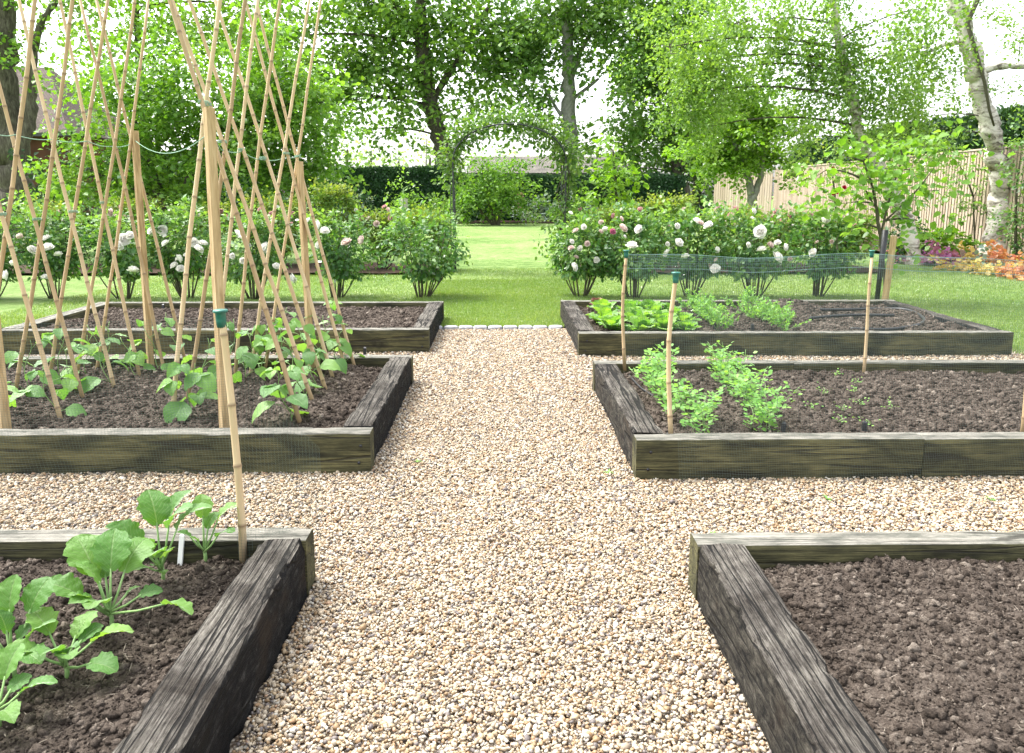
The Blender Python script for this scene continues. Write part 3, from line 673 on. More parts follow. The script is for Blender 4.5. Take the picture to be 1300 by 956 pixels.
# the doubled over top band
mb = MB(); X = np.linspace(pa[0], pe[0], 230)
for k in range(7):
    z0 = np.interp(X, [pa[0], (pa[0] + pc[0]) / 2, pc[0], pe[0]], [pa[2], pa[2] - .03, pc[2], pe[2]]) - (.004 * k * k * .45 + .006 * k) + .006 * np.sin(X * 6 + k)
    y0 = 5.505 + .012 * np.sin(X * 11 + k * 1.7) + .004 * k
    P_ = np.stack([X, y0, z0], 1); n_ = len(P_) - 1; o_ = np.array([0, 0, (.0007) if k not in (0, 6) else .0019])
    v = np.stack([P_[:-1] - o_, P_[:-1] + o_, P_[1:] + o_, P_[1:] - o_], 1); mb.add(v.reshape(-1, 3), None, np.arange(n_)[:, None] * 4 + [[0, 1, 2, 3]])
for x in np.arange(pa[0], pe[0], .014):
    z1 = float(np.interp(x, [pa[0], (pa[0] + pc[0]) / 2, pc[0], pe[0]], [pa[2], pa[2] - .03, pc[2], pe[2]])); w = .0006
    mb.add([(x - w, 5.53, z1), (x + w, 5.53, z1), (x + w + .01, 5.55, z1 - .18), (x - w + .01, 5.55, z1 - .18)], None, [(0, 1, 2, 3)])
tag(mb.build('netting', M['netroll']), 'doubled bluish green band of netting along the top of the pea bed net', 'netting')
fa = np.array(V(858, 352, 3.87)); fb = np.array([4.3, 3.87, fa[2] - .12])
net('faint green crop netting hanging over the front timber of the pea bed', [fa, np.array([2.85, 3.87, fa[2] - .12]), fb], lambda C: 0 * C[:, 0] + .03, .012, .00022, fexp=1.15, flare=(0, -.27))
na = np.array(V(281, 402, 2.60)); nb = np.array([-3.2, 2.60, na[2] + .02])
net('fine black crop netting stretched left from the capped cane above the lower left bed', [nb, na], lambda C: 0 * C[:, 0] + .17, .011, .00024, flare=(0, .13))
n2 = np.array([-.66, 2.74, .50])
net('loose corner of black netting hanging from the capped cane onto the gravel', [na, n2], lambda C: 0 * C[:, 0] + .02, .012, .00026)

# ---------------------------------------------------------------- vegetable plants
def pinnate_pt(a, f): return a
def bean_plant(x, y, z0, lean, seed, hgt=.32, nl=9, label='', size=1.0):
    rs = np.random.default_rng(seed); t = thing('bean_plant', label, 'bean plant', (x, y, z0), 'climbing bean plants at the feet of the canes')
    st = MB(); lf = MB(); n = 12; f = np.linspace(0, 1, n)
    P = np.stack([lean * f * hgt + .014 * np.sin(f * 9 + seed), .014 * np.cos(f * 9 + seed), f * hgt - .02], 1); tube(st, P, .0032 * (1 - .4 * f), 6)
    ang = rs.uniform(0, 6.28)
    for k in range(nl):
        h = .10 + .9 * (k / nl) ** .9; b = np.array([np.interp(h, f, P[:, i]) for i in range(3)]); ang += 2.4 + rs.normal(0, .3)
        s = (.125 - .055 * k / nl) * rs.uniform(.85, 1.2) * size; pl = rs.uniform(.06, .15) * (1 - .4 * k / nl); d = np.array([math.cos(ang), math.sin(ang), rs.uniform(.3, .8)]); d /= np.linalg.norm(d)
        e = b + d * pl; mid = (b + e) / 2 + np.array([0, 0, .01]); tube(st, [b, mid, e], [.0022, .0018, .0015], 5)
        if k < 2:
            trip = [(0, 1.0)]
        else: trip = [(0, 1.0), (1.75, .82), (-1.75, .82)] if rs.uniform() < .5 else [(0, 1.0)]
        for da, sc in trip:
            a2 = ang + da; dd = np.array([math.cos(a2), math.sin(a2), rs.uniform(-.75, .05)]); nn = np.array([.3 * rs.normal(), .3 * rs.normal() - .15, 1.0])
            hero_leaf(lf, e + .006 * dd, dd, nn, s * sc, s * sc * .50, 'heart', rs.uniform(.3, .9), rs.uniform(.05, .35), .05, float(rs.uniform(0, 1)), 6, 8)
    st.build('stem', M['greenstem'], t); lf.build('leaves', LEAF['bean'], t); return t
def at_foot(lo, hi, Y, z=.14):
    p, q = ext(lo, hi, Y, z); return p[0], p[1]
ORD = ['first', 'second', 'third', 'fourth', 'fifth', 'sixth', 'seventh', 'eighth', 'ninth', 'tenth', 'eleventh', 'twelfth', 'thirteenth', 'fourteenth', 'fifteenth', 'sixteenth']
for i, c in enumerate(RT):
    x, y = at_foot(*c[:3]); right = i < 6; k = i if right else i - 6
    lab = '%s bean plant from the front in the %s row of the right hand bean frame' % (ORD[k], 'right' if right else 'left')
    bean_plant(x + (-.05 if right else .07), y + .01, hML(x, y), -.25 if right else .2, 100 + i, .34 + .07 * (i % 3), 7, lab, 1.2 if k == 0 else 1.0)
for i, c in enumerate(LT):
    x, y = at_foot(*c[:3]); right = i < 6; k = i if right else i - 6
    lab = '%s bean plant from the front in the %s row of the left hand bean frame' % (ORD[k], 'right' if right else 'left')
    if x > -4.3: bean_plant(x - .03 if right else x + .05, y + .02, hML(x, y), -.25 if right else .2, 200 + i, .30 + .07 * (i % 3), 5, lab, 1.0)

def brassica(x, y, z0, seed, leaves_, label, size=1.0):
    t = thing('cabbage_plant', label, 'cabbage plant', (x, y, z0), 'young cabbage plants in the lower left bed'); rs = np.random.default_rng(seed); st = MB(); lf = MB()
    tube(st, [(0, 0, -.03), (.004, 0, .02), (.0, .005, .05 * size)], [.007, .006, .005], 7)
    leaves_ = [(az, min(80, el + 4), pet * 1.05, L * .95, droop, tilt) for az, el, pet, L, droop, tilt in leaves_] + [(az + 27, min(86, el + 14), pet * .75, L * .62, droop, -tilt) for az, el, pet, L, droop, tilt in leaves_[::3]]
    for az, el, pet, L, droop, tilt in leaves_:
        a = R(az); e = R(el); d = np.array([math.cos(a) * math.cos(e), math.sin(a) * math.cos(e), math.sin(e)]); b = np.array([0, 0, .03 + .02 * rs.uniform()])
        p = b + d * pet * size; m = b + d * pet * size * .5 + np.array([0, 0, -.006]); tube(st, [b, m, p], [.0042, .0034, .0028], 6)
        side = np.array([-math.sin(a), math.cos(a), 0]); nn = np.cross(d, side); nn = -nn if nn[2] < 0 else nn; nn = nn + side * tilt
        hero_leaf(lf, p - d * .008, d, nn, L * size, L * size * .40, 'brassica', droop, rs.uniform(.15, .5), .065, float(rs.uniform(0.1, .95)), 10, 22)
    st.build('stem', M['greenstem'], t); lf.build('leaves', LEAF['brassica'], t)
zb = lambda x, y: hNL(x, y)
brassica(-1.135, 2.46, zb(-1.135, 2.46), 1, [(200, 55, .10, .13, .8, .3), (120, 75, .13, .13, 1.0, -.2), (20, 62, .13, .14, 1.3, .2), (280, 48, .09, .12, .9, 0), (60, 70, .15, .12, 1.0, .3), (340, 70, .15, .12, 1.2, -.3), (240, 30, .05, .06, .6, 0), (300, 15, .04, .035, .5, 0)], 'tall cabbage seedling beside the white plant label', 1.08)
brassica(-1.03, 2.56, zb(-1.03, 2.56), 2, [(30, 60, .12, .12, 1.2, .2), (100, 75, .13, .10, 1.0, -.3), (340, 45, .10, .09, 1.0, .1), (200, 50, .07, .06, .8, 0)], 'small cabbage seedling between the white label and the capped cane', .95)
brassica(-1.16, 2.16, zb(-1.16, 2.16), 3, [(150, 62, .13, .15, .9, .3), (95, 70, .12, .14, .9, -.2), (60, 58, .12, .14, 1.3, -.5), (190, 40, .10, .12, .7, .3), (352, 10, .17, .11, .9, .5), (270, 50, .05, .10, 1.2, 0), (20, 20, .09, .07, .8, -.3), (120, 50, .10, .11, 1.0, .2), (240, 45, .06, .09, .9, .2)], 'largest cabbage seedling, in the middle of the lower left bed', 1.02)
brassica(-1.17, 1.93, zb(-1.17, 1.93), 4, [(20, 28, .09, .12, .9, .3), (340, 15, .10, .10, .9, -.2), (75, 45, .07, .10, .8, .2), (270, 55, .06, .10, 1.0, 0), (150, 50, .10, .11, .9, .1), (200, 35, .09, .09, .9, .1), (310, 50, .06, .09, 1.1, 0)], 'low spreading cabbage seedling in front of the largest one', .95)
brassica(-1.31, 1.93, zb(-1.31, 1.93), 5, [(110, 68, .13, .11, .7, .4), (60, 60, .14, .11, .8, -.4), (200, 40, .10, .12, .8, .2), (160, 45, .10, .12, .9, 0), (280, 40, .07, .12, 1.0, .1), (330, 30, .06, .11, 1.1, 0), (20, 50, .08, .09, .9, .3)], 'cabbage seedling nearest the lower left corner of the photo', .98)
brassica(-1.22, 1.72, zb(-1.22, 1.72), 6, [(20, 30, .08, .11, .9, .3), (90, 50, .09, .12, .8, 0), (160, 40, .09, .11, .9, .2), (250, 40, .07, .10, 1.0, .1), (320, 30, .07, .10, 1.1, 0)], 'frontmost cabbage seedling at the bottom of the picture', .85)

def round_pairs(lf, st, base, hgt, n, size, rs, lean=(0, 0)):
    """pea-like: paired round leaflets up a thin stem"""
    f = np.linspace(0, 1, 8); P = np.stack([lean[0] * f ** 1.5 + .01 * np.sin(f * 7 + rs.uniform(0, 6)), lean[1] * f ** 1.5 + .01 * np.cos(f * 6), f * hgt], 1) + base
    tube(st, P, .0017, 4)
    for k in range(n):
        h = .15 + .85 * k / n; b = np.array([np.interp(h, f, P[:, i]) for i in range(3)]); a = rs.uniform(0, 6.28)
        for s in (-1, 1):
            m = 2 if k < n * .5 else 3
            for q in range(m):
                aa = a + s * (.7 + q * .35); d = np.array([math.cos(aa), math.sin(aa), rs.uniform(.1, .8)]); e = b + d * (.012 + .018 * q); nn = np.array([rs.normal() * .4, rs.normal() * .4 - .2, 1.])
                leaves(lf, e[None], d[None], nn[None], size * rs.uniform(.8, 1.25), size * .42, np.array([[rs.uniform(), .5, .5]]), .1, .1)
def pea(x, y, z, seed, label, hgt=.2, parts=(3, 6)):
    t = thing('pea_plant', label, 'pea plant', (x, y, z), 'pea seedlings in two rows'); rs = np.random.default_rng(seed); st = MB(); lf = MB()
    for k in range(parts[0]):
        round_pairs(lf, st, np.array([rs.normal() * .03, rs.normal() * .04, -.01]), hgt * rs.uniform(.7, 1.15), parts[1], .030, rs, (rs.normal() * .07, rs.normal() * .07))
    st.build('stem', M['greenstem'], t); lf.build('leaves', LEAF['pea'], t)
for r_, (x, side) in enumerate(((1.05, 'left'), (1.50, 'right'))):
    for k in range(15):
        y = 4.02 + k * .103; xx = x + random.uniform(-.10, .10)
        pea(xx, y, hMR(xx, y), 300 + r_ * 40 + k, '%s pea seedling from the front in the %s row of the pea bed' % (ORD[k], side), .17 + .07 * (k % 3 == 0) + .05 * k / 14, (2, 6))
for k, (px, py) in enumerate([(1088, 488), (1092, 512), (1070, 525), (1066, 540), (1045, 500), (1100, 545), (1062, 480), (1130, 520), (1030, 522), (1085, 500)]):
    x, y, _ = G(px, py, .14); t = thing('weed_seedling', 'tiny green seedling, %s of the scattered ones on bare soil right of the pea rows' % ORD[k], 'seedling', (x, y, hMR(x, y)), 'tiny seedlings on the bare soil'); rs = np.random.default_rng(700 + k); st = MB(); lf = MB()
    round_pairs(lf, st, np.zeros(3), .045, 3, .014, rs); st.build('stem', M['greenstem'], t); lf.build('leaves', LEAF['pea'], t)

def lettuce(x, y, z, seed, label, size=.15, mat='lettuce', n=16):
    t = thing('lettuce', label, 'lettuce', (x, y, z), 'lettuces at the path end of the far right bed'); rs = np.random.default_rng(seed); lf = MB()
    for k in range(n):
        f = k / n; a = k * 2.4 + rs.normal() * .2; el = R(32 + 50 * f + rs.normal() * 8); d = np.array([math.cos(a) * math.cos(el), math.sin(a) * math.cos(el), math.sin(el)]); L = size * (1.1 - .35 * f) * rs.uniform(.85, 1.15)
        nn = np.array([-math.cos(a) * math.sin(el), -math.sin(a) * math.sin(el), math.cos(el)])
        hero_leaf(lf, np.array([math.cos(a), math.sin(a), 0]) * .012 * (1 - f), d, nn, L, L * .42, 'lettuce', .5 * (1 - f) + .1, .25, .12, float(rs.uniform(0, 1)), 8, 9)
    c = MB(); tube(c, [(0, 0, -.03), (0, 0, .02)], .012, 7); c.build('stalk', M['greenstem'], t); lf.build('leaves', LEAF[mat], t)
k = 0
for j, y in enumerate((7.25, 7.6, 7.95, 8.3)):
    for i, x in enumerate((1.02, 1.28, 1.53, 1.76)):
        if j == 0 and i == 3: pass
        lettuce(x + random.uniform(-.03, .03) + .02 * j, y + random.uniform(-.03, .03), hBR(x, y), 400 + k, 'bright green lettuce, %s from the path in the %s row from the front' % (ORD[i], ORD[j]), .19 if i < 3 else .14); k += 1
lettuce(1.08, 8.66, hBR(1.08, 8.66), 460, 'dark red lettuce at the back path end of the far right bed', .15, 'redlettuce')

def feathery(x, y, z, seed, label, hgt=.14):
    t = thing('carrot_plant', label, 'carrot plant', (x, y, z), 'feathery carrot tops'); rs = np.random.default_rng(seed); st = MB(); lf = MB()
    for k in range(9):
        a = rs.uniform(0, 6.28); el = rs.uniform(.5, 1.3); L = hgt * rs.uniform(.7, 1.2); d = np.array([math.cos(a) * math.cos(el), math.sin(a) * math.cos(el), math.sin(el)]); tube(st, [(0, 0, -.01), d * L * .5, d * L - np.array([0, 0, .01])], .0016, 4)
        n = 16; f = rs.uniform(.35, 1, n); P = d[None] * (L * f)[:, None]; D = rs.normal(0, 1, (n, 3)) + d; leaves(lf, P, D, np.tile([0, 0, 1.], (n, 1)) + rs.normal(0, .4, (n, 3)), rs.uniform(.026, .046, n), .010, np.stack([rs.uniform(0, 1, n)] * 3, 1))
    st.build('stem', M['greenstem'], t); lf.build('leaves', LEAF['pea'], t)
for r_, (a, b, n, nm) in enumerate((((2.08, 7.25), (2.10, 8.5), 10, 'left'), ((2.62, 7.2), (2.66, 8.6), 10, 'right'))):
    for k in range(n):
        f = k / (n - 1); x = a[0] + (b[0] - a[0]) * f + random.uniform(-.05, .05); y = a[1] + (b[1] - a[1]) * f
        feathery(x, y, hBR(x, y), 500 + r_ * 20 + k, '%s carrot plant from the front in the %s row of the far right bed' % (ORD[k], nm), .23)

# plant labels, irrigation spikes, hose
def stick(name, label, cat, px, py, z, w, h, mat, group=None, d=.003):
    x, y, _ = G(px, py, z); mb = MB(); v = [(-w, -d, -.03), (w, -d, -.03), (w, d, -.03), (-w, d, -.03), (-w, -d, h), (w, -d, h), (w, d, h), (-w, d, h), (-w * .4, 0, h + w * .8), (w * .4, 0, h + w * .8)]
    mb.add(v, [(4, 5, 9), (4, 9, 8), (6, 7, 8), (6, 8, 9), (5, 6, 9), (7, 4, 8)], [(0, 1, 5, 4), (1, 2, 6, 5), (2, 3, 7, 6), (3, 0, 4, 7)]); o = mb.build(name, mat, smooth=False); o.location = (x, y, z); o.rotation_euler = (R(-8), R(4), R(random.uniform(-20, 20))); tag(o, label, cat, group)
stick('plant_label', 'white plastic plant label between the two back cabbage seedlings', 'plant label', 229, 710, .14, .009, .085, M['tag'])
stick('plant_label', 'small white plant label right of the lettuces', 'plant label', 848, 398, .14, .012, .10, M['tag'])
for k, (px, py, z, lab) in enumerate([(907, 417, .15, 'black irrigation spike behind the front timber, left of the carrots'), (955, 418, .15, 'black irrigation spike in front of the carrot rows'), (463, 449, .15, 'black irrigation spike at the back of the bean bed by the path'), (1097, 547, .15, 'black irrigation spike at the front of the bare part of the pea bed'), (994, 548, .15, 'black irrigation spike at the front end of the right pea row'), (207, 392, .15, 'black irrigation spike in the far left bed seen between the bean frames')]):
    stick('irrigation_spike', lab, 'irrigation spike', px, py, z, .012, .045, M['black'], 'black irrigation spikes', .010)
def hosetube(name, pts, r, label, cat='hose', mat='black'):
    P = np.array(pts, float); n = len(P); out = []
    for i in range(n - 1):
        p0, p1, p2, p3 = P[max(i - 1, 0)], P[i], P[i + 1], P[min(i + 2, n - 1)]
        for t in np.linspace(0, 1, 10, endpoint=False): out.append(.5 * ((2 * p1) + (-p0 + p2) * t + (2 * p0 - 5 * p1 + 4 * p2 - p3) * t * t + (-p0 + 3 * p1 - 3 * p2 + p3) * t ** 3))
    out.append(P[-1]); mb = MB(); tube(mb, out, r, 8); tag(mb.build(name, M[mat]), label, cat)
def hp(px, py, z): x, y, _ = G(px, py, z); return (x, y, max(z, hBR(x, y) + .008))
hosetube('irrigation_hose', [hp(978, 391, .17), hp(1040, 393, .18), hp(1110, 393, .19), hp(1150, 396, .19), hp(1172, 404, .19), hp(1165, 414, .18), hp(1130, 418, .17), hp(1080, 420, .17)], .016, 'black hose looping over the soil heap in the far right bed')
hosetube('irrigation_hose', [hp(1028, 404, .20), hp(1060, 401, .21), hp(1090, 400, .21), hp(1135, 402, .20)], .015, 'short black hose length lying inside the loop of hose')
hosetube('irrigation_hose', [(.86, 3.95, .15), (.95, 4.25, .145), (1.0, 4.6, .15), (.92, 5.0, .15), (.9, 5.4, .15)], .006, 'thin black hose along the path side of the pea bed')

# ---------------------------------------------------------------- roses
def bloom_mesh(name, mat, r=1.0):
    mb = MB(); rs = np.random.default_rng(5)
    for ring, (n, el, L, w) in enumerate([(5, -10, 1.0, .62), (6, 15, .98, .58), (7, 38, .9, .5), (6, 60, .75, .4), (5, 78, .62, .3)]):
        for k in range(n):
            a = 2 * PI * k / n + ring * .5 + rs.normal() * .1; e = R(el + rs.normal() * 5); d = np.array([math.cos(a) * math.cos(e), math.sin(a) * math.cos(e), math.sin(e)])
            nn = np.array([-math.cos(a) * math.sin(e), -math.sin(a) * math.sin(e), math.cos(e)])
            hero_leaf(mb, np.array([0, 0, -.2]), d, nn, L * r, w * r, 'petal', -.9 if ring < 3 else -1.2, .35, .06, float(rs.uniform(.2, 1) if ring < 3 else rs.uniform(0, .5)), 4, 4)
    return mb.mesh(name, mat)
BLOOM = {k: bloom_mesh('bloom_' + k, m) for k, m in PETAL.items()}
BLOOMLAB = dict(white=None, blush='blush pink rose bloom', pink='old pink rose bloom', magenta='deep pink rose bloom', red='dark red rose bloom')
def rosebush(px, label, Y, w, hgt, nleaf, seed, blooms, mat='rose', group='rose bushes', zlow=.30, leafsize=.066, py=None, tips=.5):
    bx = V(px, 300, Y)[0]; t = thing('rose_bush', label, 'rose bush', (bx, Y, 0), group); rs = np.random.default_rng(seed); st = MB(); lf = MB()
    cl = []
    for k in range(13):
        a = rs.uniform(0, 6.28); sp = rs.uniform(.15, .95); top = np.array([math.cos(a) * sp * w, math.sin(a) * sp * w * .6, hgt * rs.uniform(.6, 1.0)]); b = np.array([math.cos(a) * .07, math.sin(a) * .07, -.02])
        mid = b * .35 + top * .65 + np.array([0, 0, -.22 + .15 * rs.uniform()]); f = np.linspace(0, 1, 7)[:, None]; P = (1 - f) ** 2 * b + 2 * f * (1 - f) * mid + f * f * top
        tube(st, P, np.linspace(.011, .004, 7), 6)
        for q in range(7):
            fq = rs.uniform(.3, 1.0); c = (1 - fq) ** 2 * b + 2 * fq * (1 - fq) * mid + fq * fq * top
            if c[2] > zlow: cl.append(c + rs.normal(0, .05, 3) * np.array([1, .8, .6]))
    n_extra = int(26 * w / .35)
    for k in range(n_extra):
        a = rs.uniform(0, 6.28); e = rs.uniform(-.8, 1.4); rr = rs.uniform(.75, 1.0)
        cl.append(np.array([math.cos(a) * math.cos(e) * w * rr, math.sin(a) * math.cos(e) * w * .75 * rr, (zlow + hgt) / 2 + math.sin(e) * (hgt - zlow) / 2 * rr]))
    for k in range(int(7 * tips * 2)):   # shoots above the top
        a = rs.uniform(-1, 1) * w * .8; yy = rs.uniform(-.6, .6) * w; b = np.array([a, yy, hgt * .85]); e = b + np.array([rs.normal() * .06, rs.normal() * .05, rs.uniform(.10, .32)]); tube(st, [b, (b + e) / 2 + rs.normal(0, .01, 3), e], [.004, .003, .002], 5)
        for f in (.3, .55, .8, 1.0): cl.append(b + (e - b) * f)
    cl = np.array(cl); per = max(6, int(nleaf / len(cl)))
    C = np.repeat(cl, per, 0); n = len(C); sg = .062
    P = C + rs.normal(0, sg, (n, 3)); P[:, 2] = np.maximum(P[:, 2], zlow * .8 + rs.uniform(0, .1, n))
    ctr = np.array([0, 0, (zlow + hgt) / 2]); D = norm(P - ctr) + rs.normal(0, .6, (n, 3)); D[:, 2] -= .2
    Nn = norm(P - ctr) * .8 + np.array([0, 0, .9]) + rs.normal(0, .45, (n, 3)); ct = np.repeat(rs.uniform(0, 1, len(cl)), per)
    tone = np.clip(.75 * ct + rs.uniform(0, .35, n) + .3 * (P[:, 2] > hgt * .95), 0, 1); leaves(lf, P, D, Nn, leafsize * rs.uniform(.7, 1.25, n), leafsize * .36 * rs.uniform(.8, 1.2, n), np.stack([tone] * 3, 1), .15, .12)
    st.build('stems', M['stem'], t); lf.build('foliage', LEAF[mat], t)
    for (x, y, s, kind) in blooms:
        yb = Y - w * rs.uniform(.62, .9); p = np.array(V(x, y, yb)) - np.array([bx, Y, 0]); o = bpy.data.objects.new('bloom', BLOOM[kind]); COL.objects.link(o); o.parent = t; o.location = p
        s2 = s * .5 / 1000 * yb * 1.12 * rs.uniform(.8, 1.1); o.scale = (s2, s2, s2); o.rotation_euler = (R(50 + rs.normal() * 28), R(rs.normal() * 32), R(rs.normal() * 60))
        if BLOOMLAB[kind]: o['label'] = BLOOMLAB[kind]
        q = p + np.array([0, .08, -.10]); sm = MB(); tube(sm, [p + np.array([0, .01, -.01]), (p + q) / 2, q], .003, 5); sm.build('bloom_stalk', M['greenstem'], t)
    return t
# front row: (px centre, half width m, height, label)
FR = [(-20, .34, .95, 'white rose bush cut by the left edge behind the far left bean canes'), (62, .36, 1.0, 'white rose bush behind the left bean frame, one in from the photo edge'), (150, .34, .95, 'white rose bush seen between the left frame post and its canes'),
      (232, .36, 1.0, 'white rose bush seen in the gap between the two bean frames'), (318, .36, .98, 'white rose bush directly behind the right bean frame'), (425, .42, 1.03, 'rounded rose bush right of the bean canes with two blush blooms'), (535, .42, .93, 'dense dark green rose bush at the left side of the lawn opening, without open blooms'),
      (738, .34, .88, 'loose rose bush at the right side of the lawn opening with three pale blooms'), (806, .36, .95, 'rose bush behind the pale grey stake with a big white bloom'), (880, .38, 1.0, 'rose bush behind the green capped stake by the lettuces'), (962, .38, 1.02, 'rose bush behind the carrot rows with a cluster of white blooms'), (1042, .36, .95, 'last front row rose bush toward the young staked tree')]
BL = [(8, 349, 15), (17, 334, 11), (41, 317, 15), (61, 314, 15), (58, 352, 14), (59, 302, 12), (74, 323, 12), (169, 343, 15), (157, 304, 16), (165, 299, 16), (152, 312, 12), (193, 293, 15), (206, 292, 15), (221, 337, 13), (229, 341, 12), (246, 308, 14), (252, 316, 16), (258, 309, 14), (210, 309, 13), (302, 297, 14), (308, 302, 14), (336, 314, 17), (295, 325, 10), (351, 338, 12), (373, 353, 13), (334, 317, 14), (308, 331, 10), (404, 285, 13), (412, 293, 14), (404, 311, 10), (391, 280, 10),
      (729, 339, 13), (802, 312, 17), (862, 308, 16), (899, 286, 16), (885, 281, 12), (965, 294, 17), (967, 317, 16), (987, 327, 17), (997, 314, 12), (987, 308, 12), (870, 326, 14), (811, 291, 14), (908, 341, 13), (1032, 321, 15), (860, 287, 10), (1046, 280, 10), (957, 268, 9)]
BLB = [(440, 308, 19), (459, 305, 12), (725, 315, 10), (731, 293, 11), (791, 290, 13), (789, 278, 8), (763, 282, 9), (1093, 316, 10), (909, 330, 10)]
BLM = [(778, 294, 9)]
allb = [(a, b, c, 'white') for a, b, c in BL] + [(a, b, c, 'blush') for a, b, c in BLB] + [(a, b, c, 'magenta') for a, b, c in BLM]
rb = random.Random(12)
for k in range(34):
    x_ = rb.choice([rb.uniform(0, 420), rb.uniform(715, 1080)]); allb.append((x_, rb.uniform(268, 330), rb.uniform(6, 11), rb.choice(['white', 'white', 'white', 'blush'])))
own = {i: [] for i in range(len(FR))}
for b in allb:
    own[min(range(len(FR)), key=lambda i: abs(FR[i][0] - b[0]))].append(b)
for i, (px, w, h, lab) in enumerate(FR):
    rosebush(px, lab, 10.8 + (.1 if i % 2 else 0), w * (1.42, 1.3, 1.5, 1.36)[i % 4], h + (.02, .10, .05, .13, .07)[i % 5], 2100, 800 + i, own[i], 'rose', 'front row of rose bushes', zlow=.31)
# second row in the border behind
SR = [(70, 15.4, .6, 1.15, 'pale green rose bush of the back row far left behind the canes', []), (170, 15.4, .6, 1.2, 'back row rose bush behind the left frame post', [(150, 282, 8, 'blush'), (180, 284, 8, 'pink')]), (262, 15.2, .6, 1.1, 'pink flowered back row rose bush behind the square post', [(280, 268, 9, 'pink'), (288, 275, 9, 'pink'), (250, 283, 9, 'blush'), (235, 290, 9, 'blush')]), (350, 15.2, .6, 1.2, 'back row rose bush behind the right bean canes with salmon blooms', [(330, 266, 9, 'pink'), (345, 272, 9, 'pink'), (318, 280, 8, 'blush')]),
      (425, 14.6, .5, 1.45, 'tall yellow green rose bush behind the bush with two blush blooms', []), (485, 14.8, .5, .95, 'back row rose bush with a cluster of pink blooms', [(467, 278, 11, 'blush'), (459, 276, 10, 'pink'), (497, 276, 12, 'pink'), (506, 280, 12, 'pink'), (494, 267, 9, 'blush'), (478, 284, 10, 'blush'), (456, 285, 11, 'blush')]), (545, 14.8, .4, .95, 'back row rose bush left of the arch foot', []),
      (770, 14.6, .5, .95, 'back row rose bush right of the arch with small pale blooms', [(762, 282, 9, 'pink'), (789, 279, 9, 'blush')]), (845, 14.6, .55, 1.25, 'tall back row rose bush with orange young shoots behind the lettuces', []), (925, 14.6, .55, .95, 'back row rose bush with pink blooms below the small upright tree', [(927, 273, 11, 'pink'), (934, 265, 10, 'pink'), (912, 262, 8, 'blush')]), (1000, 14.6, .55, .9, 'back row rose bush with violet pink blooms by the fence corner', [(1004, 274, 10, 'magenta'), (991, 280, 9, 'pink'), (978, 275, 10, 'pink'), (985, 268, 9, 'pink')]), (1070, 14.4, .5, .8, 'back row rose bush with pale pink blooms left of the young staked tree', [(1040, 280, 10, 'blush'), (1050, 282, 9, 'blush'), (1085, 286, 10, 'pink'), (1094, 290, 9, 'blush')])]
for i, (px, Y, w, h, lab, bl) in enumerate(SR):
    if i not in (4, 6): bl = bl + [(px + rb.uniform(-34, 34), rb.uniform(262, 288), rb.uniform(5, 9), rb.choice(['blush', 'pink', 'white'])) for _ in range(4)]
    rosebush(px, lab, Y, w, h, 3000, 900 + i, bl, 'roseback', 'back row of rose bushes', zlow=.3, leafsize=.062, tips=.9)
for x0, x1, nm in ((-9.5, -1.2, 'l'), (1.5, 6.9, 'r')):
    sheet('border_soil', x0, x1, 13.9, 15.9, .015, M['borderearth'], nx=60, ny=20, fn=lambda X, Y: .03 * fbm(np.stack([X, Y, 0 * X], -1).reshape(-1, 3), 3, 3, 2).reshape(X.shape) + .03)

